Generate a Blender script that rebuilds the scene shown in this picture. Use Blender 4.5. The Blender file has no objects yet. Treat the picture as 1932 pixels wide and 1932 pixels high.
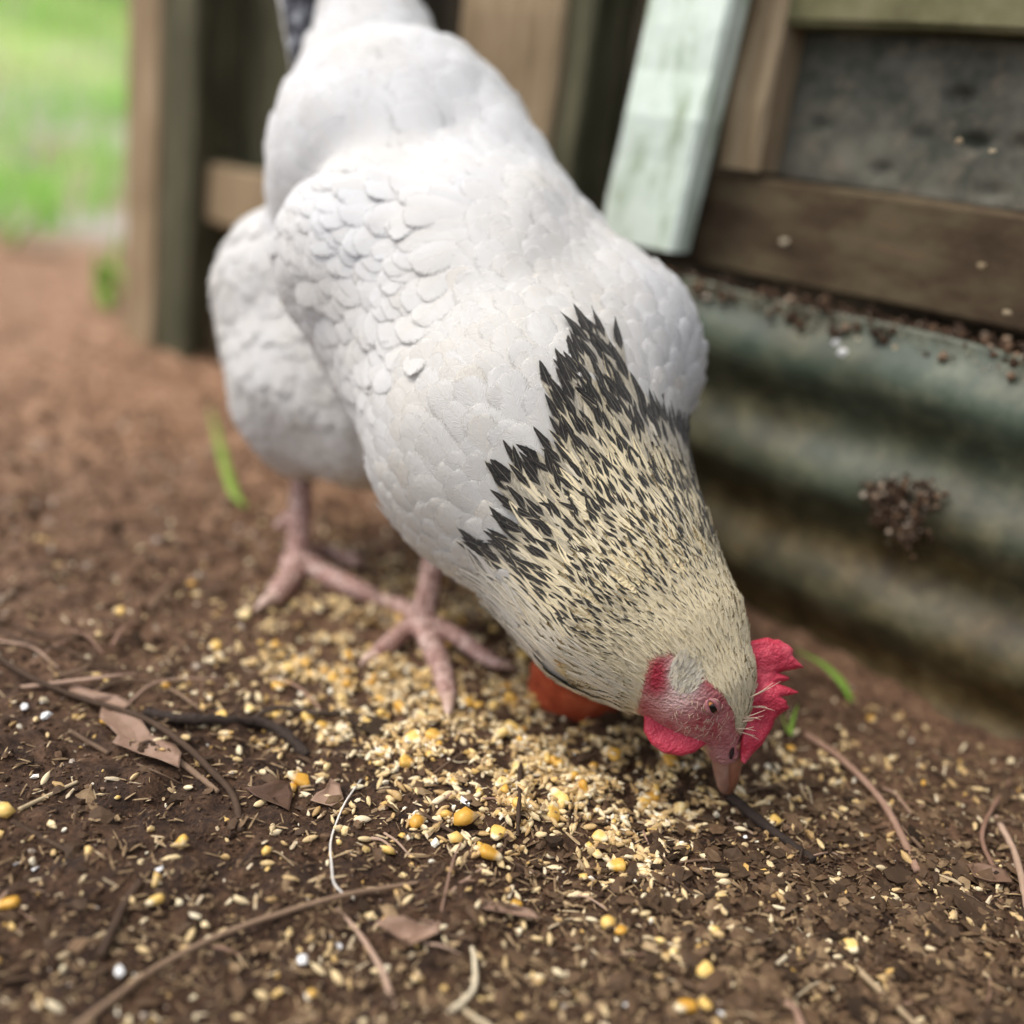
import bpy, math, random
import numpy as np
from mathutils import Vector, Matrix

random.seed(7)
rng = np.random.default_rng(11)
sc = bpy.context.scene
col = sc.collection

# ------------------------------------------------------------------ camera
TH, PH, CAMH, FPX = math.radians(20), math.radians(7), .292, 2073.0
F = np.array([0, math.cos(TH), -math.sin(TH)])
U0 = np.array([0, math.sin(TH), math.cos(TH)])
R0 = np.array([1.0, 0, 0])
R = R0 * math.cos(PH) + U0 * math.sin(PH)
U = -R0 * math.sin(PH) + U0 * math.cos(PH)
C = np.array([0, 0, CAMH])
cam = bpy.data.cameras.new('camera')
camo = bpy.data.objects.new('camera', cam)
col.objects.link(camo)
sc.camera = camo
camo.matrix_world = Matrix(((R[0], U[0], -F[0], 0), (R[1], U[1], -F[1], 0), (R[2], U[2], -F[2], CAMH), (0, 0, 0, 1)))
cam.sensor_width = 36
cam.lens = 36 * FPX / 1932
cam.clip_start = .01
cam.clip_end = 300
cam.dof.use_dof = True
cam.dof.focus_distance = .474
cam.dof.aperture_fstop = 2.4

# ------------------------------------------------------------------ light
world = bpy.data.worlds.new('World')
sc.world = world
world.use_nodes = True
wn = world.node_tree
sky = wn.nodes.new('ShaderNodeTexSky')
sky.sky_type = 'NISHITA'
sky.sun_disc = False
SUN_EL, SUN_AZ = math.radians(62), math.radians(-104)       # azimuth from +Y towards +X
sky.sun_elevation = SUN_EL
sky.sun_rotation = SUN_AZ
sky.air_density = 1.0
sky.dust_density = 4.0
bg = wn.nodes['Background']
bg.inputs['Strength'].default_value = .15
hsv = wn.nodes.new('ShaderNodeHueSaturation')                 # a veiled, milky sky
hsv.inputs['Saturation'].default_value = .35
wn.links.new(sky.outputs[0], hsv.inputs['Color'])
wn.links.new(hsv.outputs[0], bg.inputs[0])
sun = bpy.data.lights.new('sun', 'SUN')
sun.energy = .78
sun.angle = math.radians(14)
sun.color = (1, .93, .82)
suno = bpy.data.objects.new('sun', sun)
col.objects.link(suno)
sdir = Vector((math.sin(SUN_AZ) * math.cos(SUN_EL), math.cos(SUN_AZ) * math.cos(SUN_EL), math.sin(SUN_EL)))
suno.rotation_euler = sdir.to_track_quat('Z', 'Y').to_euler()
suno.location = (-3, 3, 5)
sc.view_settings.view_transform = 'Standard'
sc.view_settings.look = 'None'
sc.view_settings.gamma = 1
sc.view_settings.exposure = .74
sc.render.engine = 'CYCLES'
sc.cycles.use_denoising = True
sc.cycles.transparent_max_bounces = 24
sc.cycles.max_bounces = 8

# ------------------------------------------------------------------ helpers: projection
def ray(px, py):
    return F + R * (px - 966) / FPX + U * (966 - py) / FPX
def P(px, py, d):
    return C + d * ray(px, py)
def pix(p):
    q = np.asarray(p) - C
    d = q @ F
    return 966 + FPX * (q @ R) / d, 966 - FPX * (q @ U) / d, d

def _h(ix, iy, iz, s):
    h = (ix * 374761393 + iy * 668265263 + iz * 2147483647 + s * 974711) & 0xffffffff
    h = ((h ^ (h >> 13)) * 1274126177) & 0xffffffff
    return ((h ^ (h >> 16)) & 0xffff) / 65535.0
def noise(x, y, z=None, s=0):
    x = np.asarray(x, float); y = np.asarray(y, float)
    z = np.zeros_like(x) if z is None else np.asarray(z, float)
    ix, iy, iz = (np.floor(v).astype(np.int64) for v in (x, y, z))
    fx, fy, fz = x - ix, y - iy, z - iz
    fx, fy, fz = (v * v * (3 - 2 * v) for v in (fx, fy, fz))
    o = 0
    for a in (0, 1):
        for b in (0, 1):
            for c in (0, 1):
                w = (fx if a else 1 - fx) * (fy if b else 1 - fy) * (fz if c else 1 - fz)
                o = o + w * _h(ix + a, iy + b, iz + c, s)
    return o - .5

def H(x, y):
    """height of the soil"""
    x = np.asarray(x, float); y = np.asarray(y, float)
    near = np.clip((3.0 - y) / 1.5, 0, 1)
    z = .010 * noise(x / .11, y / .11, s=1) + .008 * noise(x / .055, y / .055, s=6) * np.clip((y - .6) / .3, 0, 1) + .009 * noise(x / .035, y / .035, s=2)
    z = z + (.0065 * noise(x / .012, y / .012, s=3) + .0034 * noise(x / .0048, y / .0048, s=4)) * near
    z = z + np.clip(y - 2.6, 0, 12) * .13 + .05 * noise(x / .6, y / .6, s=5) * np.clip(y - 1.6, 0, 1)
    z = z - .02 * np.clip((.34 - y) / .1, 0, 1) * np.clip((.05 - x) / .2, 0, 1)
    return z
def Pg(px, py, up=0.0):
    r = ray(px, py)
    z = 0.0
    for _ in range(4):
        p = C + r * (z - CAMH) / r[2]
        z = float(H(p[0], p[1])) + up
    return p

# ------------------------------------------------------------------ helpers: objects
def tag(o, label=None, cat=None, group=None, kind=None):
    for k, v in (('label', label), ('category', cat), ('group', group), ('kind', kind)):
        if v: o[k] = v
    return o
def mesh(name, verts, faces, mat=None, smooth=True, uv=None, attrs=None, mats=None, midx=None):
    m = bpy.data.meshes.new(name)
    verts = np.asarray(verts, float)
    m.from_pydata(verts.tolist(), [], faces if isinstance(faces, list) else np.asarray(faces).tolist())
    for mm in (mats or ([mat] if mat else [])): m.materials.append(mm)
    if midx is not None: m.polygons.foreach_set('material_index', np.asarray(midx, np.int32))
    if smooth: m.polygons.foreach_set('use_smooth', np.ones(len(m.polygons), bool))
    if uv is not None:
        l = m.uv_layers.new(name='UVMap')
        vi = np.empty(len(m.loops), np.int32); m.loops.foreach_get('vertex_index', vi)
        l.data.foreach_set('uv', np.asarray(uv, float)[vi].ravel())
    for k, v in (attrs or {}).items():
        v = np.asarray(v, float)
        if v.ndim == 1:
            a = m.attributes.new(k, 'FLOAT', 'POINT'); a.data.foreach_set('value', v)
        else:
            a = m.attributes.new(k, 'FLOAT_COLOR', 'POINT')
            a.data.foreach_set('color', np.concatenate([v, np.ones((len(v), 1))], 1).ravel())
    m.update()
    return m
def obj(name, m, parent=None, loc=None):
    o = bpy.data.objects.new(name, m)
    col.objects.link(o)
    if parent: o.parent = parent
    if loc is not None: o.location = loc
    return o
def empty(name, loc=(0, 0, 0)):
    o = bpy.data.objects.new(name, None)
    o.empty_display_size = .02
    o.location = loc
    col.objects.link(o)
    return o

def catmull(pts, n):
    pts = np.asarray(pts, float)
    if len(pts) == 2: 
        t = np.linspace(0, 1, n)[:, None]
        return pts[0] * (1 - t) + pts[1] * t
    e = np.vstack([2 * pts[0] - pts[1], pts, 2 * pts[-1] - pts[-2]])
    out = []
    for t in np.linspace(0, len(pts) - 1 - 1e-9, n):
        i = int(t); f = t - i
        a, b, c, d = e[i:i + 4]
        out.append(.5 * (2 * b + (c - a) * f + (2 * a - 5 * b + 4 * c - d) * f * f + (3 * b - a - 3 * c + d) * f ** 3))
    return np.array(out)
def tube(pts, radii, n=24, seg=8, flat=1.0, ring=None, rough=0.0, cap=True):
    """tapered tube along a smoothed path -> verts, faces"""
    p = catmull(pts, n)
    r = np.interp(np.linspace(0, 1, n), np.linspace(0, 1, len(radii)), radii)
    t = np.gradient(p, axis=0); t /= np.linalg.norm(t, axis=1)[:, None]
    up = np.array([0, 0, 1.0])
    s = np.cross(t, up); ln = np.linalg.norm(s, axis=1)
    s[ln < .2] = np.cross(t[ln < .2], np.array([0, 1.0, 0]))
    s /= np.linalg.norm(s, axis=1)[:, None]
    w = np.cross(s, t)
    a = np.linspace(0, 2 * np.pi, seg, endpoint=False)
    rr = r[:, None] * np.ones((n, seg))
    if rough: rr = rr * (1 + rough * (rng.random((n, seg)) - .5) * 2)
    if ring is not None: rr = rr * (1 + ring[0] * np.abs(np.sin(np.linspace(0, ring[1] * np.pi, n)))[:, None] * (.6 + .4 * np.cos(a)[None, :]))
    v = p[:, None, :] + (s[:, None, :] * np.cos(a)[None, :, None] + w[:, None, :] * np.sin(a)[None, :, None] * flat) * rr[..., None]
    v = v.reshape(-1, 3)
    f = [(i * seg + j, i * seg + (j + 1) % seg, (i + 1) * seg + (j + 1) % seg, (i + 1) * seg + j) for i in range(n - 1) for j in range(seg)]
    if cap:
        f.append(tuple(range(seg - 1, -1, -1))); f.append(tuple((n - 1) * seg + j for j in range(seg)))
    return v, f
def join(parts):
    V, Fc, o = [], [], 0
    for v, f in parts:
        V.append(v); Fc += [tuple(i + o for i in q) for q in f]; o += len(v)
    return np.vstack(V), Fc
def surface_nets(Fv, org, hs):
    nx, ny, nz = Fv.shape
    s = Fv < 0
    cnt = np.zeros((nx - 1, ny - 1, nz - 1)); acc = np.zeros((nx - 1, ny - 1, nz - 1, 3))
    for ax in range(3):
        sh = [nx, ny, nz]; sh[ax] -= 1
        lo = [slice(None)] * 3; hi = [slice(None)] * 3
        lo[ax] = slice(0, -1); hi[ax] = slice(1, None)
        a, b = Fv[tuple(lo)], Fv[tuple(hi)]
        cr = s[tuple(lo)] != s[tuple(hi)]
        t = np.where(cr, a / np.where(a == b, 1, a - b), 0)
        o1, o2 = [k for k in range(3) if k != ax]
        for d1 in (0, 1):
            for d2 in (0, 1):
                sl = [slice(None)] * 3
                sl[o1] = slice(d1, sh[o1] - 1 + d1); sl[o2] = slice(d2, sh[o2] - 1 + d2)
                c = cr[tuple(sl)]
                cnt += c
                acc[..., ax] += np.where(c, t[tuple(sl)], 0)
                acc[..., o1] += c * d1; acc[..., o2] += c * d2
    m = cnt > 0
    idx = -np.ones(m.shape, np.int64); idx[m] = np.arange(m.sum())
    ijk = np.argwhere(m)
    V = (ijk + acc[m] / cnt[m][:, None]) * hs + org
    faces = []
    for ax in range(3):
        o1, o2 = (ax + 1) % 3, (ax + 2) % 3
        lo = [slice(1, -1)] * 3; hi = [slice(1, -1)] * 3
        lo[ax] = slice(0, -1); hi[ax] = slice(1, None)
        a, b = s[tuple(lo)], s[tuple(hi)]
        for flip in (0, 1):
            e = np.argwhere((a & ~b) if not flip else (~a & b))
            off = np.ones(3, int); off[ax] = 0
            e = e + off
            def cell(d1, d2):
                q = e.copy(); q[:, o1] -= d1; q[:, o2] -= d2
                return idx[q[:, 0], q[:, 1], q[:, 2]]
            q = np.stack([cell(1, 1), cell(0, 1), cell(0, 0), cell(1, 0)], 1)
            faces.append(q[:, ::-1] if flip else q)
    fc = np.vstack(faces)
    return V, fc[(fc >= 0).all(1)]
def in_poly(x, y, poly):
    x = np.asarray(x, float); y = np.asarray(y, float)
    ins = np.zeros(x.shape, bool)
    n = len(poly)
    for i in range(n):
        x0, y0 = poly[i]; x1, y1 = poly[(i + 1) % n]
        c = (y0 > y) != (y1 > y)
        ins ^= c & (x < (x1 - x0) * (y - y0) / ((y1 - y0) if y1 != y0 else 1e-9) + x0)
    return ins
def poly_dist(x, y, poly):
    d = np.full(np.shape(x), 1e9)
    n = len(poly)
    for i in range(n):
        a = np.array(poly[i], float); b = np.array(poly[(i + 1) % n], float)
        ab = b - a
        t = np.clip(((x - a[0]) * ab[0] + (y - a[1]) * ab[1]) / (ab @ ab + 1e-12), 0, 1)
        d = np.minimum(d, np.hypot(x - a[0] - t * ab[0], y - a[1] - t * ab[1]))
    return np.where(in_poly(x, y, poly), d, -d)

# ------------------------------------------------------------------ helpers: materials
class NT:
    def __init__(s, name):
        s.m = bpy.data.materials.new(name); s.m.use_nodes = True
        s.t = s.m.node_tree; s.n = s.t.nodes
        s.b = s.n['Principled BSDF']; s.out = s.n['Material Output']
    def new(s, k, **kw):
        n = s.n.new('ShaderNode' + k)
        for a, v in kw.items(): setattr(n, a, v)
        return n
    def link(s, a, b): s.t.links.new(a, b)
    def val(s, sock, v):
        if hasattr(v, 'is_output') or hasattr(v, 'links'): s.link(v, sock)
        else: sock.default_value = v
    def math(s, op, a, b=0.0, c=0.0, clamp=False):
        n = s.new('Math', operation=op); n.use_clamp = clamp
        for i, v in enumerate((a, b, c)): s.val(n.inputs[i], v)
        return n.outputs[0]
    def noise(s, scale, detail=4, rough=.6, vec=None, dist=0.0):
        n = s.new('TexNoise'); n.inputs['Scale'].default_value = scale
        n.inputs['Detail'].default_value = detail; n.inputs['Roughness'].default_value = rough
        n.inputs['Distortion'].default_value = dist
        s.link(vec if vec is not None else s.coord(), n.inputs['Vector'])
        return n.outputs['Fac']
    def coord(s, k='Object'):
        if not hasattr(s, '_tc'): s._tc = s.new('TexCoord')
        return s._tc.outputs[k]
    def scaled(s, v, sc_):
        n = s.new('Mapping'); s.link(v, n.inputs[0]); n.inputs['Scale'].default_value = sc_
        return n.outputs[0]
    def ramp(s, fac, stops):
        n = s.new('ValToRGB'); e = n.color_ramp.elements
        while len(e) < len(stops): e.new(.5)
        for q, (p, c) in zip(e, stops): q.position = p; q.color = (*c, 1)
        s.val(n.inputs[0], fac)
        return n.outputs[0]
    def mix(s, fac, a, b, mode='MIX'):
        n = s.new('MixRGB', blend_type=mode)
        s.val(n.inputs[0], fac)
        for i, v in ((1, a), (2, b)):
            if isinstance(v, tuple): n.inputs[i].default_value = (*v, 1)
            else: s.link(v, n.inputs[i])
        return n.outputs[0]
    def attr(s, name):
        n = s.new('Attribute'); n.attribute_name = name
        return n
    def bump(s, h, strength=.4, dist=.001):
        n = s.new('Bump'); n.inputs['Strength'].default_value = strength; n.inputs['Distance'].default_value = dist
        s.link(h, n.inputs['Height']); s.link(n.outputs[0], s.b.inputs['Normal'])
        return n
    def done(s, color=None, rough=None, spec=None):
        if color is not None:
            if isinstance(color, tuple): s.b.inputs['Base Color'].default_value = (*color, 1)
            else: s.link(color, s.b.inputs['Base Color'])
        if rough is not None: s.val(s.b.inputs['Roughness'], rough)
        if spec is not None: s.b.inputs['Specular IOR Level'].default_value = spec
        return s.m

def simple(name, stops, scale=40, rough=.8, bump=.4, bdist=.001, spec=.3, vary=None, stretch=None, detail=5, transl=0):
    """noise ramp material; vary = 'object' (random per object) or an attribute name, shifts the tone"""
    t = NT(name)
    v = t.coord()
    if stretch: v = t.scaled(v, stretch)
    n = t.noise(scale, detail, .65, v)
    if vary == 'object':
        r = t.new('ObjectInfo').outputs['Random']
        n2 = t.math('ADD', t.math('MULTIPLY', r, .65), t.math('MULTIPLY', n, .45))
    elif vary:
        n2 = t.math('ADD', t.math('MULTIPLY', t.attr(vary).outputs['Fac'], .65), t.math('MULTIPLY', n, .45))
    else: n2 = n
    c = t.ramp(n2, stops)
    if bump: t.bump(n, bump, bdist)
    m = t.done(c, rough, spec)
    if transl:
        tr = t.new('BsdfTranslucent'); t.link(c, tr.inputs[0])
        mx = t.new('MixShader'); mx.inputs[0].default_value = transl
        t.link(t.b.outputs[0], mx.inputs[1]); t.link(tr.outputs[0], mx.inputs[2])
        t.link(mx.outputs[0], t.out.inputs[0])
    return m

def mat_soil():
    t = NT('soil')
    co = t.coord()
    big = t.noise(7, 4, .6, co); mid = t.noise(60, 6, .7, co); fine = t.noise(420, 5, .7, co); grit = t.noise(1500, 3, .7, co)
    sep = t.new('SeparateXYZ'); t.link(co, sep.inputs[0])
    dry = t.math('ADD', t.math('MULTIPLY_ADD', sep.outputs[1], 2.0, -.84), t.math('MULTIPLY', t.math('SUBTRACT', big, .5), 1.3), clamp=True)
    f = t.math('ADD', t.math('MULTIPLY', mid, .55), t.math('MULTIPLY', fine, .45))
    wet = t.ramp(f, [(.34, (.008, .0036, .0016)), (.46, (.034, .0155, .0070)), (.57, (.088, .043, .020)), (.70, (.21, .12, .062))])
    dryc = t.ramp(f, [(.34, (.07, .032, .016)), (.46, (.25, .130, .070)), (.57, (.45, .265, .160)), (.70, (.64, .46, .32))])
    c = t.mix(dry, wet, dryc)
    sp = t.math('GREATER_THAN', grit, .70)
    c = t.mix(t.math('MULTIPLY', sp, .55), c, (.45, .36, .27))
    # grassy, humus-stained soil further off
    far = t.math('MULTIPLY_ADD', sep.outputs[1], .9, -1.5, clamp=True)
    c = t.mix(t.math('MULTIPLY', far, t.math('MULTIPLY_ADD', big, 3.0, -.9, clamp=True)), c, (.20, .26, .09))
    palep = t.math('MULTIPLY', t.math('MULTIPLY_ADD', sep.outputs[1], 3.0, -5.2, clamp=True), t.math('MULTIPLY_ADD', t.noise(1.8, 3, .6, co), 5.0, -2.1, clamp=True))
    c = t.mix(palep, c, (.46, .40, .36))
    hh = t.math('ADD', t.math('MULTIPLY', fine, .7), t.math('MULTIPLY', grit, .5))
    t.bump(hh, .9, .0022)
    return t.done(c, t.math('MULTIPLY_ADD', fine, -.5, 1.0, clamp=True), .35)

def mat_feather(name, hackle=False, tail=False):
    t = NT(name)
    uvn = t.new('UVMap'); uvn.uv_map = 'UVMap'
    sp = t.new('SeparateXYZ'); t.link(uvn.outputs[0], sp.inputs[0])
    u = t.math('MULTIPLY_ADD', sp.outputs[0], 2.0, -1.0); v = sp.outputs[1]
    au = t.math('ABSOLUTE', u)
    fid = t.attr('fid').outputs['Fac']; tint = t.attr('tint').outputs['Fac']
    barb = t.math('SUBTRACT', v, t.math('MULTIPLY', au, .35))
    cb = t.new('CombineXYZ'); t.link(t.math('MULTIPLY', barb, 60.0 if not hackle else 34.0), cb.inputs[0]); t.link(t.math('MULTIPLY', u, 5.0), cb.inputs[1]); t.link(t.math('MULTIPLY', fid, 97.0), cb.inputs[2])
    n = t.noise(1.0, 3, .6, cb.outputs[0])
    # fray: barbs of unequal length at the rim
    rim = t.math('MAXIMUM', au, t.math('MULTIPLY_ADD', v, 5.0, -4.0))
    keep = t.math('MULTIPLY', t.math('SUBTRACT', 1.46 if not hackle else 1.62, t.math('MULTIPLY_ADD', n, .95 if not hackle else 1.3, rim)), 5.5, 0.0, clamp=True)
    shaft = t.math('LESS_THAN', au, .06)
    keep = t.math('MAXIMUM', keep, t.math('MULTIPLY', shaft, t.math('LESS_THAN', v, .95)))
    pos = t.new('NewGeometry').outputs['Position']
    big = t.noise(18, 3, .6, pos)
    if tail:
        blot = t.noise(95, 3, .6, pos)
        c = t.ramp(t.math('MULTIPLY_ADD', n, .35, t.math('MULTIPLY_ADD', blot, 1.3, -.32)), [(.34, (.010, .010, .013)), (.52, (.06, .062, .075)), (.66, (.34, .35, .38))])
        c = t.mix(t.math('MULTIPLY_ADD', t.math('MULTIPLY', u, -1.0), 8.0, -6.0, clamp=True), c, (.72, .69, .66))
    else:
        w = t.mix(tint, (.70, .70, .705), (.66, .595, .475))
        w = t.mix(t.math('MULTIPLY_ADD', big, 2.4, -1.1, clamp=True), w, (.655, .62, .565))
        w = t.mix(t.math('MULTIPLY', t.math('MULTIPLY_ADD', n, 3.0, -1.4, clamp=True), .10), w, (.40, .385, .36))
        c = w
        if hackle:
            blk = t.attr('blk').outputs['Fac']; cream = t.attr('cream').outputs['Fac']
            c = t.mix(cream, c, (.91, .77, .49))
            c = t.mix(t.math('MULTIPLY_ADD', n, 1.2, -.5, clamp=True), c, (.88, .82, .68))
            prof = t.math('MULTIPLY', t.math('MULTIPLY_ADD', v, 4.0, -1.50, clamp=True), t.math('MULTIPLY_ADD', t.math('SUBTRACT', t.math('MULTIPLY_ADD', blk, .10, .95), v), 9.0, 0.0, clamp=True))
            n3 = t.noise(1.0, 2, .7, t.scaled(cb.outputs[0], (2.1, .5, 1)))
            k = t.math('SUBTRACT', t.math('MULTIPLY', blk, prof), t.math('ADD', au, t.math('ADD', t.math('MULTIPLY_ADD', n, .5, -.25), t.math('MULTIPLY_ADD', n3, .5, -.25))))
            k = t.math('MULTIPLY_ADD', k, 4.0, .45, clamp=True)
            smoke = t.math('MULTIPLY', t.math('MULTIPLY_ADD', blk, 3.0, -2.1, clamp=True), t.math('MULTIPLY_ADD', n3, 3.0, -.9, clamp=True))
            c = t.mix(smoke, c, (.17, .155, .135))
            dark = t.mix(t.math('MULTIPLY_ADD', n, 3.0, -1.25, clamp=True), (.010, .010, .012), (.085, .075, .062))
            c = t.mix(k, c, dark)
    rach = t.math('MULTIPLY', t.math('LESS_THAN', au, .035), .25)
    c = t.mix(rach, c, (.72, .66, .55) if not tail else (.05, .04, .04))
    hgt = t.math('ADD', n, t.math('MULTIPLY', t.math('LESS_THAN', au, .05), .4))
    bp = t.bump(hgt, .6, .0008)
    t.done(c, .85, .12)
    t.b.inputs['Sheen Weight'].default_value = .15
    tr = t.new('BsdfTranslucent'); t.link(c, tr.inputs[0]); t.link(bp.outputs[0], tr.inputs['Normal'])
    mx = t.new('MixShader'); mx.inputs[0].default_value = .09 if not tail else .05
    t.link(t.b.outputs[0], mx.inputs[1]); t.link(tr.outputs[0], mx.inputs[2])
    tp = t.new('BsdfTransparent')
    m2 = t.new('MixShader'); t.link(keep, m2.inputs[0]); t.link(tp.outputs[0], m2.inputs[1]); t.link(mx.outputs[0], m2.inputs[2])
    t.link(m2.outputs[0], t.out.inputs[0])
    return t.m

def mat_body():
    t = NT('hen_skin')
    n = t.noise(700, 4, .7); n2 = t.noise(160, 3, .6)
    a = t.attr('tone')
    c = t.mix(t.math('MULTIPLY_ADD', n2, 1.6, -.5, clamp=True), a.outputs['Color'], t.mix(.35, a.outputs['Color'], (.50, .10, .13), 'MULTIPLY'))
    c = t.mix(t.attr('face').outputs['Fac'], a.outputs['Color'], c)
    wr = t.new('TexVoronoi'); wr.inputs['Scale'].default_value = 620; t.link(t.coord(), wr.inputs[0])
    t.bump(t.math('ADD', n, t.math('ADD', wr.outputs['Distance'], t.math('MULTIPLY', t.noise(260, 3, .6, None, 1.2), 2.2))), .8, .0012)
    t.b.inputs['Subsurface Weight'].default_value = .15
    t.b.inputs['Subsurface Radius'].default_value = (.004, .0015, .001)
    return t.done(c, .62, .3)
def mat_leg():
    t = NT('leg_skin')
    co = t.coord()
    wr = t.new('TexVoronoi'); wr.inputs['Scale'].default_value = 330; t.link(co, wr.inputs[0])
    n = t.noise(90, 4, .6)
    c = t.ramp(n, [(.3, (.40, .21, .17)), (.5, (.60, .40, .35)), (.7, (.74, .57, .50))])
    c = t.mix(t.math('MULTIPLY_ADD', wr.outputs['Distance'], 1.5, -.30, clamp=True), c, (.20, .10, .08))
    t.bump(wr.outputs['Distance'], .6, -.0012)
    return t.done(c, .55, .4)
def mat_flesh():
    t = NT('red_flesh')
    n = t.noise(260, 4, .7); n2 = t.noise(70, 3, .6)
    wr = t.new('TexVoronoi'); wr.inputs['Scale'].default_value = 950; t.link(t.coord(), wr.inputs[0])
    c = t.ramp(n2, [(.3, (.30, .016, .035)), (.5, (.45, .032, .062)), (.7, (.58, .085, .12))])
    t.bump(t.math('ADD', t.math('MULTIPLY', n, .8), wr.outputs['Distance']), .5, .0009)
    t.b.inputs['Subsurface Weight'].default_value = .2
    t.b.inputs['Subsurface Radius'].default_value = (.004, .001, .001)
    return t.done(c, .5, .4)

M = {}
M['soil'] = mat_soil()
M['crumb'] = simple('soil_crumb', [(.12, (.018, .0095, .005)), (.45, (.066, .035, .018)), (.68, (.165, .098, .056)), (.80, (.42, .34, .26)), (.95, (.72, .68, .62))], 500, .85, .5, .0008, .3, 'tint')
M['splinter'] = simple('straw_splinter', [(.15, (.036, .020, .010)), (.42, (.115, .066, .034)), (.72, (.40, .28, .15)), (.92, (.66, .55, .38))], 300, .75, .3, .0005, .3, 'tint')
BAR = [(.12, (.30, .17, .065)), (.38, (.55, .37, .16)), (.65, (.72, .54, .28)), (.92, (.83, .72, .50))]
M['barley'] = simple('barley_husk', BAR, 900, .55, .5, .0006, .35, 'object', (1, .25, 1))
M['barley_s'] = simple('barley_husk_heap', BAR, 900, .55, .5, .0006, .35, 'tint')
M['cracked'] = simple('cracked_meal', [(.15, (.50, .28, .06)), (.4, (.72, .50, .20)), (.7, (.82, .70, .46)), (.95, (.86, .82, .72))], 500, .7, .4, .0006, .3, 'tint')
def mat_maize(name, vary):
    t = NT(name)
    co = t.coord()
    sp = t.new('SeparateXYZ'); t.link(co, sp.inputs[0])
    r = t.new('ObjectInfo').outputs['Random'] if vary == 'object' else t.attr('tint').outputs['Fac']
    n = t.noise(380, 4, .65)
    c = t.ramp(t.math('MULTIPLY_ADD', n, .5, t.math('MULTIPLY', r, .5)), [(.15, (.56, .26, .030)), (.4, (.70, .39, .065)), (.62, (.78, .53, .16)), (.85, (.83, .70, .42))])
    if vary == 'object':
        tip = t.math('MULTIPLY_ADD', sp.outputs[0], -420.0, -.6, clamp=True)      # pale germ end
        c = t.mix(tip, c, (.80, .66, .42))
    t.bump(n, .35, .0006)
    return t.done(c, .38, .45)
M['maize'] = mat_maize('maize_skin', 'object')
M['maize_s'] = mat_maize('maize_heap', 'tint')
M['twig'] = simple('twig_bark', [(.15, (.030, .017, .010)), (.5, (.088, .052, .031)), (.85, (.23, .15, .095))], 160, .8, .8, .0012, .3, 'object')
M['twig_dark'] = simple('rotten_bark', [(.2, (.012, .009, .008)), (.55, (.042, .028, .021)), (.9, (.12, .085, .06))], 140, .85, 1.0, .002, .3, 'object')
M['twig_tan'] = simple('peeled_twig', [(.15, (.16, .085, .055)), (.5, (.30, .18, .125)), (.9, (.46, .32, .23))], 150, .7, .5, .0008, .3, 'object')
M['straw'] = simple('dry_straw', [(.15, (.30, .21, .12)), (.5, (.48, .37, .22)), (.9, (.70, .60, .42))], 200, .6, .4, .0005, .4, 'object')
M['stalk'] = simple('pale_stalk', [(.2, (.62, .57, .50)), (.8, (.82, .78, .72))], 200, .5, .2, .0003, .4)
M['chip'] = simple('bark_chip', [(.15, (.020, .0115, .006)), (.5, (.060, .036, .020)), (.8, (.125, .076, .042)), (.97, (.24, .15, .085))], 180, .85, .8, .0012, .25, 'object')
M['leaf'] = simple('dead_leaf', [(.2, (.08, .042, .026)), (.5, (.165, .095, .060)), (.8, (.30, .19, .13))], 120, .6, .8, .0012, .4, 'object')
M['white_bit'] = simple('white_scrap', [(.2, (.70, .69, .66)), (.8, (.85, .84, .82))], 200, .6, .4, .0005)
M['terracotta'] = simple('terracotta', [(.25, (.20, .028, .011)), (.5, (.38, .066, .022)), (.75, (.52, .13, .055))], 90, .85, 1.0, .003)
M['white_f'] = mat_feather('white_feather')
M['hackle_f'] = mat_feather('hackle_feather', hackle=True)
M['tail_f'] = mat_feather('tail_feather', tail=True)
M['body'] = mat_body()
M['leg'] = mat_leg()
M['flesh'] = mat_flesh()
M['claw'] = simple('claw_horn', [(.2, (.42, .26, .20)), (.8, (.66, .50, .42))], 120, .4, .2, .0005, .45)
M['beak'] = simple('beak_horn', [(.25, (.22, .10, .065)), (.5, (.36, .19, .14)), (.8, (.50, .33, .26))], 110, .42, .3, .0005, .45, None, (1, 1, .3))
M['beak_up'] = simple('beak_horn_dark', [(.25, (.15, .055, .028)), (.5, (.27, .11, .062)), (.8, (.40, .21, .145))], 110, .42, .3, .0005, .45, None, (1, 1, .3))
M['lid'] = simple('eyelid_skin', [(.2, (.22, .06, .07)), (.8, (.42, .20, .20))], 300, .5, .4, .0005)
M['nostril'] = simple('nostril', [(.3, (.012, .006, .006)), (.7, (.03, .012, .012))], 100, .8, .2)
M['bristle'] = simple('face_bristle', [(.2, (.50, .34, .26)), (.8, (.66, .52, .38))], 100, .6, 0)
def mat_eye():
    t = NT('eye')
    co = t.coord(); sp = t.new('SeparateXYZ'); t.link(co, sp.inputs[0])
    r = t.math('SQRT', t.math('ADD', t.math('MULTIPLY', sp.outputs[0], sp.outputs[0]), t.math('MULTIPLY', sp.outputs[1], sp.outputs[1])))
    c = t.ramp(t.math('MULTIPLY', r, 250.0), [(.0, (.003, .003, .003)), (.54, (.004, .003, .003)), (.60, (.30, .085, .012)), (.72, (.46, .17, .03)), (.85, (.14, .05, .02)), (.95, (.5, .35, .3))])
    t.b.inputs['Coat Weight'].default_value = .3
    t.b.inputs['Coat Roughness'].default_value = .04
    return t.done(c, .15, .5)
M['eye'] = mat_eye()
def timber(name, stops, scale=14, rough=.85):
    return simple(name, stops, scale, rough, .8, .002, .2, None, (5, 5, .7), 6)
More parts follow.
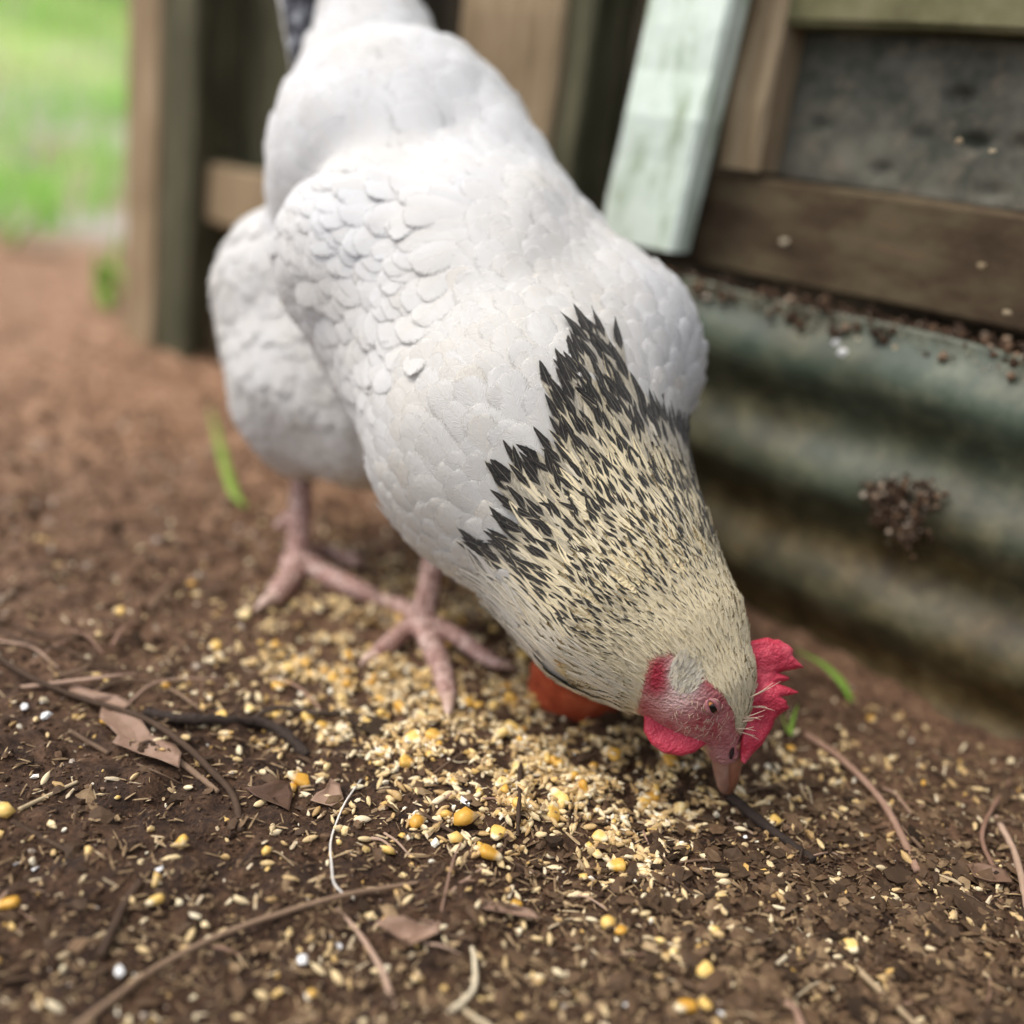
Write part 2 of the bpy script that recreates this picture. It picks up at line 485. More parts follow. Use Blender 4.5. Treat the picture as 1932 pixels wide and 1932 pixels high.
M['tan'] = timber('weathered_timber', [(.25, (.15, .105, .058)), (.5, (.29, .215, .13)), (.75, (.41, .32, .21))])
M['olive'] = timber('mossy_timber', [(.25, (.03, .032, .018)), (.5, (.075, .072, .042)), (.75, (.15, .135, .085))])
M['browntimber'] = simple('damp_timber', [(.25, (.022, .014, .008)), (.45, (.065, .043, .025)), (.6, (.105, .08, .045)), (.78, (.15, .085, .055))], 16, .85, .7, .002, .2, None, (1, 1, 2.5), 6)
M['mossrail'] = simple('moss_rail', [(.25, (.07, .065, .03)), (.5, (.16, .15, .075)), (.75, (.24, .21, .13))], 18, .9, .6, .002)
M['darkboard'] = timber('dark_board', [(.25, (.022, .018, .012)), (.5, (.055, .045, .030)), (.75, (.11, .09, .06))])
def mat_mint():
    t = NT('mint_paint')
    n = t.noise(22, 6, .65, t.scaled(t.coord(), (2, 2, .7))); n2 = t.noise(90, 4, .7)
    c = t.ramp(n, [(.28, (.22, .26, .13)), (.38, (.46, .55, .42)), (.50, (.70, .80, .70)), (.72, (.78, .85, .79))])
    c = t.mix(t.math('MULTIPLY_ADD', n2, 4.0, -2.5, clamp=True), c, (.22, .24, .19))
    t.bump(n2, .5, .002)
    return t.done(c, .6, .35)
M['mint'] = mat_mint()
def mat_panel():
    t = NT('grey_felt')
    n = t.noise(26, 6, .7); n2 = t.noise(75, 5, .65)
    c = t.ramp(n, [(.34, (.040, .048, .036)), (.5, (.100, .096, .076)), (.72, (.18, .17, .135))])
    c = t.mix(t.math('MULTIPLY_ADD', n2, 5.0, -2.6, clamp=True), c, (.19, .155, .115))
    t.bump(n2, .6, .002)
    return t.done(c, .85, .25)
M['panel'] = mat_panel()
def mat_iron():
    t = NT('painted_iron')
    co = t.coord()
    n = t.noise(9, 5, .6, t.scaled(co, (1, 1, 2.2))); n2 = t.noise(45, 5, .65, co)
    sp = t.new('SeparateXYZ'); t.link(co, sp.inputs[0])
    g = t.ramp(n2, [(.3, (.036, .052, .036)), (.5, (.066, .086, .060)), (.7, (.125, .142, .095))])
    rust = t.ramp(n2, [(.3, (.032, .022, .008)), (.5, (.072, .048, .016)), (.7, (.14, .10, .042))])
    crest = t.math('MULTIPLY_ADD', sp.outputs[1], 60.0, .5, clamp=True)             # dirt and rust sit on the crests
    low = t.math('MULTIPLY_ADD', sp.outputs[2], -6.0, 1.0, clamp=True)                # and towards the wet foot of the sheet
    f = t.math('MULTIPLY_ADD', n, 1.9, -.98)
    f = t.math('ADD', f, t.math('MULTIPLY', crest, .45)); f = t.math('ADD', f, t.math('MULTIPLY', low, .95), clamp=True)
    c = t.mix(f, g, rust)
    t.bump(n2, .3, .002)
    return t.done(c, .5, .4)
M['iron'] = mat_iron()
M['grass'] = simple('grass_blade', [(.15, (.22, .52, .08)), (.5, (.46, .78, .17)), (.9, (.78, .90, .42))], 20, .5, 0, .001, .4, 'tint', None, 3, .5)
M['grass_o'] = simple('grass_blade_single', [(.15, (.15, .34, .03)), (.5, (.24, .42, .05)), (.9, (.36, .48, .10))], 60, .5, .2, .001, .4, 'object', None, 3, .3)
M['shrub'] = simple('shrub_leaf', [(.15, (.08, .26, .04)), (.5, (.17, .42, .07)), (.9, (.36, .58, .16))], 6, .5, 0, .001, .4, 'tint', None, 3, .45)
M['trunk'] = simple('bark', [(.2, (.06, .045, .03)), (.8, (.2, .15, .1))], 30, .9, .6, .003)
M['petal'] = simple('violet_petal', [(.2, (.16, .10, .42)), (.8, (.34, .25, .62))], 40, .5, 0, .001, .3, None, None, 3, .3)

# ------------------------------------------------------------------ ground
def axis(lo, hi, step, ext_lo, ext_hi, g=1.13):
    a = list(np.arange(lo, hi, step))
    s = step
    while a[-1] < ext_hi: s *= g; a.append(a[-1] + s)
    s = step; b = [lo]
    while b[-1] > ext_lo: s *= g; b.append(b[-1] - s)
    return np.array(b[:0:-1] + a)
gx = axis(-.42, .40, .0022, -60, 60)
gy = [.18]; 
while gy[-1] < 80: gy.append(gy[-1] + (.0021 * max(1, (gy[-1] / .42) ** 1.6) if gy[-1] < 1.3 else (gy[-1] - gy[-2]) * 1.12))
s_ = .0021; gb = [.18]
while gb[-1] > -40: s_ *= 1.2; gb.append(gb[-1] - s_)
gy = np.array(gb[:0:-1] + gy)
X, Y = np.meshgrid(gx, gy, indexing='ij')
Z = H(X, Y)
nx, ny = X.shape
ii = (np.arange(nx - 1)[:, None] * ny + np.arange(ny - 1)[None, :]).ravel()
gm = mesh('ground', np.stack([X.ravel(), Y.ravel(), Z.ravel()], 1), np.stack([ii, ii + ny, ii + ny + 1, ii + 1], 1), M['soil'])
tag(obj('ground', gm), kind='structure')

# ------------------------------------------------------------------ wall of the coop
BE = math.radians(48)
WA = np.array([-math.sin(BE), math.cos(BE), 0]); WN = np.array([-math.cos(BE), -math.sin(BE), 0]); WO = np.array([.294, .536, 0])
def wp(s, t, z): return WO + WA * s + WN * t + np.array([0, 0, z])
WROT = math.atan2(-WA[1], -WA[0])            # local x runs to the right along the wall, local y away from the camera
def wall_thing(name, label, cat, s, t=0, z=0):
    e = empty(name, wp(s, t, z)); e.rotation_euler[2] = WROT
    return tag(e, label, cat)
def plank_mesh(name, x0, x1, y0, y1, z0, z1, mat, bev=.003, nz=10, wob=.0015, lean=(0, 0), seed=0):
    """weathered board: bevelled, slightly uneven; lean = shift of the top in x, y"""
    nx_, nzz = 6, nz
    r = np.random.default_rng(seed)
    prof = [(x0 + bev, y0), (x1 - bev, y0), (x1, y0 + bev), (x1, y1 - bev), (x1 - bev, y1), (x0 + bev, y1), (x0, y1 - bev), (x0, y0 + bev)]
    V = []; Fc = []
    longx = (x1 - x0) > (z1 - z0)
    if longx:
        prof = [(y0 + bev, z0), (y1 - bev, z0), (y1, z0 + bev), (y1, z1 - bev), (y1 - bev, z1), (y0 + bev, z1), (y0, z1 - bev), (y0, z0 + bev)]
    for k in range(nzz):
        f = k / (nzz - 1)
        o = (r.random(2) - .5) * 2 * wob
        for a, b in prof:
            j = (r.random(2) - .5) * wob
            if longx: V.append((x0 + (x1 - x0) * f, a + o[0] + j[0] + lean[1] * f, b + o[1] + j[1] + lean[0] * f))
            else: V.append((a + o[0] + j[0] + lean[0] * f, b + o[1] + j[1] + lean[1] * f, z0 + (z1 - z0) * f))
    for k in range(nzz - 1):
        for j in range(8):
            q = (k * 8 + j, k * 8 + (j + 1) % 8, (k + 1) * 8 + (j + 1) % 8, (k + 1) * 8 + j)
            Fc.append(q if not longx else q)
    Fc.append(tuple(range(7, -1, -1))); Fc.append(tuple((nzz - 1) * 8 + j for j in range(8)))
    return mesh(name, V, Fc, mat, smooth=False)

# corrugated iron sheet along the foot of the wall
e = wall_thing('corrugated_sheet', 'green painted corrugated iron sheet, rusty towards its foot, standing along the wall', 'iron sheet', 0)
L0, L1 = -.33, .55
zs = np.linspace(-.03, .203, 90); xs = np.linspace(L0, L1, 24)
V = []; th_ = .0012
for side in (0, 1):
    for x in xs:
        for z in zs:
            V.append((x, -0.0066 * math.cos(2 * math.pi * (z - .172) / .0665) + side * th_ + .002 * math.sin(x * 9) + .0016 * math.sin(x * 31 + z * 40), z + .0012 * math.sin(x * 40)))
n1 = len(zs); n0 = len(xs) * n1; Fc = []
for i in range(len(xs) - 1):
    for j in range(n1 - 1):
        a = i * n1 + j
        Fc.append((a, a + n1, a + n1 + 1, a + 1)); Fc.append((n0 + a, n0 + a + 1, n0 + a + n1 + 1, n0 + a + n1))
for i in range(len(xs) - 1):
    a = i * n1 + n1 - 1; Fc.append((a, a + n1, n0 + a + n1, n0 + a))
for j in range(n1 - 1):
    Fc.append((j, j + 1, n0 + j + 1, n0 + j)); a = (len(xs) - 1) * n1 + j; Fc.append((a, n0 + a, n0 + a + 1, a + 1))
obj('sheet', mesh('sheet', V, Fc, M['iron']), e)

# timber frame with a grey panel above the sheet
e = wall_thing('framed_panel', 'dull grey panel in a damp timber frame above the corrugated sheet', 'wall panel', 0, -.03, 0)
obj('bottom_rail', plank_mesh('bottom_rail', -.32, .60, 0, .045, .209, .271, M['browntimber'], seed=3, wob=.002), e)
obj('top_rail', plank_mesh('top_rail', -.262, .60, -.004, .04, .358, .42, M['mossrail'], seed=4), e)
obj('side_rail', plank_mesh('side_rail', -.281, -.250, -.006, .045, .273, .60, M['tan'], seed=5), e)
# panel sheet with dented hollows
px_ = np.linspace(-.249, .60, 170); pz_ = np.linspace(.272, .357, 30)
gxp, gzp = np.meshgrid(px_, pz_, indexing='ij')
dy = .0016 * noise(gxp / .03, gzp / .02, s=21)
for i in range(22):
    for k in range(4):
        cx = -.238 + i * .031 + (k % 2) * .0155 + random.uniform(-.004, .004); cz = .281 + k * .0235 + random.uniform(-.003, .003)
        dy = dy + .009 * np.exp(-(((gxp - cx) / .0065) ** 2 + ((gzp - cz) / .0042) ** 2) ** 1.5) * random.choice([0, .2, .5, 1.1])
v = np.stack([gxp.ravel(), .020 + dy.ravel(), gzp.ravel()], 1); nn = len(pz_)
ii = (np.arange(len(px_) - 1)[:, None] * nn + np.arange(nn - 1)[None, :]).ravel()
vb = v.copy(); vb[:, 1] = .034
fa = np.stack([ii, ii + nn, ii + nn + 1, ii + 1], 1)
obj('panel', mesh('panel', np.vstack([v, vb]), np.vstack([fa, fa[:, ::-1] + len(v)]), M['panel']), e)
obj('panel', plank_mesh('panel_upper', -.249, .60, .018, .034, .421, .60, M['panel'], seed=8), e)

# mint board
e = wall_thing('painted_board', 'upright board in flaking mint green paint between the dark gap and the grey panel', 'board', .31, .004)
obj('board', plank_mesh('board', -.036, .027, 0, .022, .218, .62, M['mint'], seed=9, nz=16, wob=.0012, lean=(.036, 0)), e)
# tan upright with mossy side
e = wall_thing('timber_post', 'broad weathered tan timber post right behind the hen with a mossy green side', 'post', .468, -.012)
obj('post', plank_mesh('post', -.052, .052, 0, .045, -.04, .62, M['tan'], seed=10, nz=16), e)
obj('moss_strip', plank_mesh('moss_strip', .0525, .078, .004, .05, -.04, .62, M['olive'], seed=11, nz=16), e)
# left corner post
e = wall_thing('corner_post', 'tall timber post at the open left end of the wall, tan edge and dark side', 'post', .985, 0)
obj('post', plank_mesh('post', -.036, .030, 0, .07, -.04, .64, M['tan'], seed=12, nz=16, lean=(.03, 0)), e)
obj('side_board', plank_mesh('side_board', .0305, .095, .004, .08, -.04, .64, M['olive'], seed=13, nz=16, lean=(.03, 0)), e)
# dark boards closing the wall behind
e = wall_thing('back_wall', 'row of dark upright boards closing the wall behind the posts', 'wall', 0, -.16)
for i in range(11):
    x0 = -.86 + i * .138
    b = obj('board', plank_mesh('board', x0, x0 + .134, random.uniform(0, .008), .03, -.04, .70, M['darkboard'], seed=30 + i), e)
e = wall_thing('cross_rail', 'short tan rail running between the corner post and the hen', 'rail', .80, -.02)
obj('rail', plank_mesh('rail', -.085, .24, 0, .03, .150, .207, M['tan'], seed=41), e)
e = wall_thing('lower_board', 'brown board near the ground behind the hen, below the short rail', 'board', .80, -.03)
obj('board', plank_mesh('board', -.085, .26, 0, .03, -.03, .060, M['browntimber'], seed=42), e)
e = wall_thing('upright_board', 'dark olive upright board between the corner post and the hen', 'board', .78, -.06)
obj('board', plank_mesh('board', -.16, .07, 0, .03, -.03, .66, M['olive'], seed=43), e)

# pale scraps caught on the wall
def icos():
    t = (1 + 5 ** .5) / 2
    v = np.array([(-1, t, 0), (1, t, 0), (-1, -t, 0), (1, -t, 0), (0, -1, t), (0, 1, t), (0, -1, -t), (0, 1, -t), (t, 0, -1), (t, 0, 1), (-t, 0, -1), (-t, 0, 1)], float)
    v /= np.linalg.norm(v[0])
    f = np.array([(0, 11, 5), (0, 5, 1), (0, 1, 7), (0, 7, 10), (0, 10, 11), (1, 5, 9), (5, 11, 4), (11, 10, 2), (10, 7, 6), (7, 1, 8), (3, 9, 4), (3, 4, 2), (3, 2, 6), (3, 6, 8), (3, 8, 9), (4, 9, 5), (2, 4, 11), (6, 2, 10), (8, 6, 7), (9, 8, 1)])
    return v, f
IV, IF = icos()
def rot_rand(n, tilt=None):
    """n random rotation matrices; tilt limits how far local z leans from up"""
    a = rng.random(n) * 2 * np.pi
    if tilt is None:
        q = rng.normal(size=(n, 4)); q /= np.linalg.norm(q, axis=1)[:, None]
        w, x, y, z = q.T
        return np.stack([np.stack([1 - 2 * (y * y + z * z), 2 * (x * y - z * w), 2 * (x * z + y * w)], 1), np.stack([2 * (x * y + z * w), 1 - 2 * (x * x + z * z), 2 * (y * z - x * w)], 1), np.stack([2 * (x * z - y * w), 2 * (y * z + x * w), 1 - 2 * (x * x + y * y)], 1)], 1)
    tx = rng.normal(size=n) * tilt; ty = rng.normal(size=n) * tilt
    ca, sa = np.cos(a), np.sin(a); Z0 = np.zeros(n); O1 = np.ones(n)
    Rz = np.stack([np.stack([ca, -sa, Z0], 1), np.stack([sa, ca, Z0], 1), np.stack([Z0, Z0, O1], 1)], 1)
    Rx = np.stack([np.stack([O1, Z0, Z0], 1), np.stack([Z0, np.cos(tx), -np.sin(tx)], 1), np.stack([Z0, np.sin(tx), np.cos(tx)], 1)], 1)
    Ry = np.stack([np.stack([np.cos(ty), Z0, np.sin(ty)], 1), np.stack([Z0, O1, Z0], 1), np.stack([-np.sin(ty), Z0, np.cos(ty)], 1)], 1)
    return Rx @ Ry @ Rz
def scatter_mesh(name, tv, tf, pos, rot, scale, mat, tint, jitter=0.0):
    n = len(pos); k = len(tv)
    v = np.repeat(tv[None], n, 0)
    if jitter: v = v * (1 + (rng.random((n, k, 1)) - .5) * 2 * jitter)
    v = v * (scale[:, None, :] if scale.ndim == 2 else scale[:, None, None])
    v = np.einsum('nij,nkj->nki', rot, v) + pos[:, None, :]
    f = (np.asarray(tf)[None] + (np.arange(n) * k)[:, None, None]).reshape(-1, np.asarray(tf).shape[1])
    return mesh(name, v.reshape(-1, 3), f, mat, smooth=False, attrs={'tint': np.repeat(tint, k)})
def lump(n, r, seed, sq=(1, 1, .7)):
    g = np.random.default_rng(seed)
    v = IV * (1 + (g.random((12, 1)) - .5) * .7) * np.array(sq) * r
    return v
sp_ = [(1578, 645, .012, .6), (1590, 665, .020, .7), (1810, 265, -.004, .5), (1872, 285, -.004, .45), (1690, 655, .012, .45), (425, 262, -.04, .7), (375, 340, -.02, .7), (395, 110, -.02, .6), (383, 30, -.02, .6), (1100, 90, -.05, .7), (1112, 165, -.05, .9), (1130, 330, -.05, .8), (1000, 255, -.01, .6), (1850, 500, -.026, .6), (1900, 590, -.01, .5), (1500, 580, -.012, .7), (1620, 640, 0, .5), (1480, 455, -.027, .6)]
def wall_pt(px, py, t):
    r = ray(px, py); q = WO + WN * t
    return C + r * (np.dot(q - C, WN) / np.dot(r, WN))
for i, (a, b, t, s) in enumerate(sp_):
    p = wall_pt(a, b, t)
    m = mesh('debris_scrap', lump(12, .0040 * s, 60 + i, (1.1, .3, .8)), IF, M['white_bit'] if i in (0, 1) else M['straw'], smooth=False)
    tag(obj('debris_scrap', m, loc=p), 'small pale scrap of dry debris caught on the coop wall', 'debris', 'pale scraps caught on the wall')
# clod of dirt clinging to the sheet
cp = wall_pt(1690, 950, .012)
n = 750
lob = np.array([(-.016, .010), (-.006, -.004), (.004, .006), (.006, -.012), (-.012, -.016), (.014, .001)])[rng.integers(0, 6, n)] * .9
pp = cp + WA * (lob[:, :1] + rng.normal(size=(n, 1)) * .0045) + np.array([0, 0, 1.0]) * (lob[:, 1:] + rng.normal(size=(n, 1)) * .0045) + WN * (rng.random((n, 1)) * .007 - .006)
m = scatter_mesh('dirt_clump', IV, IF, pp, rot_rand(n), (.0006 + .0018 * rng.random(n) ** 3), M['crumb'], rng.random(n) ** 1.8 * .95, .35)
tag(obj('dirt_clump', m), 'lump of dirt and pale scraps stuck on the corrugated sheet', 'dirt')
# dirt lying in the gap on top of the sheet
n = 2600
ss = rng.uniform(-.25, .34, n)
pp = WO + WA * ss[:, None] + WN * rng.uniform(-.034, .004, (n, 1)) + np.array([0, 0, 1.0]) * rng.uniform(.192, .2055, (n, 1))
m = scatter_mesh('ledge_dirt', IV, IF, pp, rot_rand(n), (.0006 + .0030 * rng.random(n) ** 4), M['crumb'], rng.random(n) ** 2 * .9, .35)
tag(obj('ledge_dirt', m), 'dark crumbly dirt and scraps along the top edge of the sheet', 'dirt', kind='stuff')
# ------------------------------------------------------------------ hen: implicit body
def sph(px, py, r, d): return np.append(P(px, py, d), r * d / FPX)
S0, S1, S2 = sph(702, -15, 76, .715), sph(708, 178, 124, .70), sph(760, 325, 222, .668)
S3, S4 = sph(865, 578, 264, .598), sph(990, 828, 258, .555)
S5, S6, S7 = sph(1100, 998, 199, .53), sph(1183, 1132, 172, .513), sph(1266, 1214, 131, .503)
H1, H2 = sph(1317, 1290, 91, .497), sph(1365, 1408, 35, .5005)
LW = sph(1112, 676, 190, .582); LW2 = sph(965, 505, 152, .622)
RW = sph(690, 480, 161, .585)
FA, FB, FC_, FD = sph(590, 565, 182, .70), sph(612, 715, 160, .695), sph(700, 770, 130, .68), sph(572, 830, 62, .715)
BR = sph(880, 402, 158, .634)
S2b = sph(800, 480, 200, .63)
def seg(p, a, b):
    ab = b[:3] - a[:3]
    t = np.clip((p - a[:3]) @ ab / (ab @ ab), 0, 1)
    return np.linalg.norm(p - a[:3] - t[:, None] * ab, axis=1) - (a[3] + (b[3] - a[3]) * t)
def smin(a, b, k):
    h = np.clip(.5 + .5 * (b - a) / k, 0, 1)
    return b + (a - b) * h - k * h * (1 - h)
EYE_S = None
def sd_parts(p):
    A = seg(p, S3, S4)
    for a, b, k in ((S4, S5, .02), (S5, S6, .02), (S6, S7, .02), (S7, H1, .014), (H1, H2, .012), (LW, LW2, .014), (LW, S4, .02), (RW, S3, .02)):
        A = smin(A, seg(p, a, b), k)
    B = seg(p, S0, S1)
    for a, b in ((S1, S2), (S2, S2b), (S2, BR), (BR, LW2)): B = smin(B, seg(p, a, b), .018)
    D = seg(p, FA, FB)
    for a, b in ((FB, FC_), (FC_, FC_), (FB, FD)): D = smin(D, seg(p, a, b + np.array([1e-6, 0, 0, 0])), .02)
    nz = noise(p[:, 0] / .026, p[:, 1] / .026, p[:, 2] / .030, s=61)
    return A, B + .0055 * nz, D + .0028 * nz
def sd(p):
    out = np.empty(len(p))
    for i in range(0, len(p), 400000):
        A, B, D = sd_parts(p[i:i + 400000])
        out[i:i + 400000] = smin(smin(A, B, .020), D, .006)
    return out
TET = np.array([(1, -1, -1), (-1, -1, 1), (-1, 1, -1), (1, 1, 1)], float)
def grad(p, e=.0012):
    g = sum(k * sd(p + k * e)[:, None] for k in TET)
    return g / (np.linalg.norm(g, axis=1)[:, None] + 1e-12)
def surf(px, py, extra=0.0):
    r = ray(px, py); t = .30
    for _ in range(60):
        p = C + r * t
        d = float(sd(p[None])[0]) - extra
        if d < 1e-5: break
        t += d * .9
    return C + r * t
lo = np.array([-.27, .30, -.01]); hs = .0026
allS = np.array([S0, S1, S2, S3, S4, S5, S6, S7, H1, H2, LW, LW2, RW, FA, FB, FC_, FD])
lo = (allS[:, :3] - allS[:, 3:4]).min(0) - .012; hi = (allS[:, :3] + allS[:, 3:4]).max(0) + .012
dims = np.ceil((hi - lo) / hs).astype(int)
g3 = np.stack(np.meshgrid(*[lo[k] + hs * np.arange(dims[k]) for k in range(3)], indexing='ij'), -1)
BV, BF = surface_nets(sd(g3.reshape(-1, 3)).reshape(dims), lo, hs)
for _ in range(2): BV = BV - grad(BV) * sd(BV)[:, None]

# sagittal plane of the head, to mirror what is defined on the visible side
HC = H1[:3]
hn = C - HC; hn /= np.linalg.norm(hn)
def mirror(p):
    return p - 2 * ((p - HC) @ hn)[:, None] * hn
def vis_pix(p):
    """pixel of the point or, on the far side of the head, of its mirror image"""
    far = (p - HC) @ hn < 0
    q = np.where(far[:, None], mirror(p), p)
    return pix(q)[:2]
FACE = [(1226, 1243), (1262, 1232), (1312, 1248), (1335, 1282), (1368, 1312), (1388, 1345), (1390, 1375), (1412, 1398), (1404, 1460), (1340, 1460), (1333, 1405), (1296, 1404), (1240, 1388), (1200, 1345), (1208, 1316), (1214, 1290)]
fx, fy = vis_pix(BV)
head = np.linalg.norm(BV - HC, axis=1) < .055
fd = poly_dist(fx, fy, FACE)
face = np.clip((fd + 6) / 10, 0, 1) * head
nn_ = noise(BV[:, 0] / .004, BV[:, 1] / .004, BV[:, 2] / .004, s=31) + .5
ck = np.clip((.135 - np.linalg.norm(BV - HC, axis=1)) / .05, 0, 1)[:, None]
tone = np.array([.70, .67, .62]) * (1 - ck) + np.array([.80, .66, .40]) * ck
nn_ = np.clip(nn_ * 1.4 - .2, 0, 1)
fcol = np.array([.40, .062, .080])[None] * (1 - nn_[:, None] * .65) + nn_[:, None] * .65 * np.array([.62, .32, .30])
eyed = np.exp(-(((fx - 1338) / 26) ** 2 + ((fy - 1325) / 26) ** 2))[:, None] * .7
fcol = fcol * (1 - eyed) + eyed * np.array([.24, .055, .07])
low = np.clip((fy - 1380) / 50, 0, 1)[:, None]
fcol = fcol * (1 - .5 * low) + .5 * low * np.array([.50, .34, .32])
pale = np.exp(-(((fx - 1275) / 42) ** 2 + ((fy - 1318) / 30) ** 2))[:, None] * .75
fcol = fcol * (1 - pale) + pale * np.array([.76, .60, .56])
red = np.exp(-((((fx - 1239) / 24) ** 2 + ((fy - 1280) / 36) ** 2)) ** 2)[:, None]
fcol = fcol * (1 - red) + red * np.array([.40, .028, .055])
tone = tone * (1 - face[:, None]) + fcol * face[:, None]
ear = np.exp(-((((fx - 1290) / 30) ** 2 + ((fy - 1274) / 38) ** 2)) ** 2)[:, None] * head[:, None]
tone = tone * (1 - ear) + ear * np.array([.74, .70, .62])

# legs: tubes that grow out of the thighs, one mesh with the body
def gz(x, y, z): return np.array([x, y, z + float(H(x, y))])
def toe_pts(pts, lift=.0058): return [Pg(a, b, lift) for a, b in pts]
legs = []
def leg(ball_px, shank_top, thigh, toes, r_sh):
    b = Pg(*ball_px, .011)
    parts = [tube([thigh, shank_top, (shank_top + b) / 2 + np.array([.001, 0, 0]), b, b - np.array([0, 0, .006])], [r_sh * 1.9, r_sh * 1.25, r_sh * .92, r_sh * 1.0, r_sh * 1.05, r_sh * .8], 70, 16, ring=(.06, 34))]
    claws = []
    for pts, r0, r1, cl in toes:
        q = [b - np.array([0, 0, .002])] + toe_pts(pts)
        r0 *= .90; r1 *= .90
        parts.append(tube(q, [r0 * 1.1, r0, r0 * .88, (r0 + r1) / 2, r1 * 1.06, r1 * .8], 56, 14, flat=.85, ring=(.16, 13)))
        a = q[-1]; t = Pg(*cl, .0015)
        claws.append(tube([a + (a - q[-2]) * -.1, (a + t) / 2 + np.array([0, 0, .002]), t], [r1 * .72, r1 * .55, r1 * .08], 14, 10))
    return parts, claws
b1 = Pg(800, 1168); b2 = Pg(562, 1056)
p1, c1 = leg((800, 1166), b1 + np.array([.003, .012, .078]), P(790, 940, .66), [
    ([(815, 1215), (836, 1268), (848, 1318)], .0080, .0058, (842, 1366)),
    ([(762, 1192), (728, 1222), (706, 1238)], .0068, .0048, (678, 1257)),
    ([(862, 1200), (905, 1232), (945, 1255)], .0066, .0048, (975, 1268)),
    ([(765, 1148), (738, 1136)], .0068, .0052, (712, 1124))], .0070)
p2, c2 = leg((562, 1050), b2 + np.array([-.004, .012, .080]), FD[:3] + np.array([0, 0, .004]), [
    ([(552, 1082), (532, 1112), (517, 1130)], .0092, .0070, (480, 1153)),
    ([(612, 1082), (668, 1108), (725, 1136)], .0088, .0066, (755, 1150)),
    ([(608, 1038), (650, 1052), (676, 1062)], .0066, .0050, (694, 1070))], .0073)
spur = tube([b2 + np.array([-.004, .003, .030]), P(520, 994, .712)], [.0065, .0045, .002], 10, 10)
LV, LF = join(p1 + p2 + [spur])
nb = len(BV)
V = np.vstack([BV, LV]); Fc = [tuple(q) for q in BF.tolist()] + [tuple(i + nb for i in q) for q in LF]
hen = empty('hen', (float(S3[0]), float(S3[1]), 0))
tag(hen, 'white hen with a black flecked neck and red comb pecking at scattered grain', 'hen')
def part(name, m, parent=None, world=True):
    o = obj(name, m, parent or hen)
    o.location = -Vector(hen.location) if (parent is None and world) else (0, 0, 0)
    return o
bm_ = mesh('body', V, Fc, mats=[M['body'], M['leg']], midx=[0] * len(BF) + [1] * len(LF),
           attrs={'tone': np.vstack([tone, np.ones((len(LV), 3)) * .5]), 'face': np.append(face, np.zeros(len(LV)))})
body = part('body', bm_)
for v, f in c1 + c2: part('claw', mesh('claw', v, f, M['claw']))

# ------------------------------------------------------------------ plumage
def tri_sample(V, Fq, n):
    a, b, c, d = (V[Fq[:, k]] for k in range(4))
    ar = np.linalg.norm(np.cross(c - a, d - b), axis=1)
    k = rng.choice(len(Fq), n, p=ar / ar.sum())
    r1, r2 = rng.random((n, 1)), rng.random((n, 1))
    return (a[k] * (1 - r1) + b[k] * r1) * (1 - r2) + (d[k] * (1 - r1) + c[k] * r1) * r2
def poisson(p, rad):
    cell = float(rad.max()); g = {}; keep = []
    ki = np.floor(p / cell).astype(int)
    for i in range(len(p)):
        k = tuple(ki[i]); ok = True; r2 = rad[i] ** 2
        for dx in (-1, 0, 1):
            for dy in (-1, 0, 1):
                for dz in (-1, 0, 1):
                    for j in g.get((k[0] + dx, k[1] + dy, k[2] + dz), ()):
                        q = p[i] - p[j]
                        if q @ q < r2: ok = False; break
                    if not ok: break
                if not ok: break
            if not ok: break
        if ok: g.setdefault(k, []).append(i); keep.append(i)
    return np.array(keep)
CH = [H2, H1, S7, S6, S5, S4, S3, S2, S1, S0]
def flow(p):
    D = np.zeros_like(p); W_ = np.zeros(len(p))
    for a, b in zip(CH[:-1], CH[1:]):
        m = (a[:3] + b[:3]) / 2; t = b[:3] - a[:3]; t = t / np.linalg.norm(t)
        w = 1 / (np.linalg.norm(p - m, axis=1) ** 4 + 1e-9)
        D += w[:, None] * t; W_ += w
    return D / W_[:, None]
def tangent(d, n):
    d = d - (d * n).sum(1)[:, None] * n
    return d / (np.linalg.norm(d, axis=1)[:, None] + 1e-12)
def rotate(d, n, ang):
    return d * np.cos(ang)[:, None] + np.cross(n, d) * np.sin(ang)[:, None]
def widths(v, kind):
    if kind == 'hackle': return np.where(v < .45, .45 + .55 * (v / .45), (1 - ((np.maximum(v, .45) - .45) / .55) ** 1.7) * .97 + .03)
    if kind == 'down': return .35 + .65 * np.sin(np.pi * np.clip(v, 0, 1) ** .8) * .9
    if kind == 'quill': return np.where(v < .7, .55 + .45 * np.sin(v / .7 * np.pi / 2), np.sqrt(np.clip(1 - ((np.maximum(v, .7) - .7) / .3) ** 2.2, 0, 1)) * .96 + .04)
    if kind == 'cape': return np.where(v < .55, .5 + .5 * np.sin(v / .55 * np.pi / 2), np.sqrt(np.clip(1 - ((np.maximum(v, .55) - .55) / .45) ** 1.8, 0, 1)) * .93 + .07)
    return np.where(v < .55, .5 + .5 * np.sin(v / .55 * np.pi / 2), np.sqrt(np.clip(1 - ((np.maximum(v, .55) - .55) / .45) ** 2.6, 0, 1)) * .90 + .10)
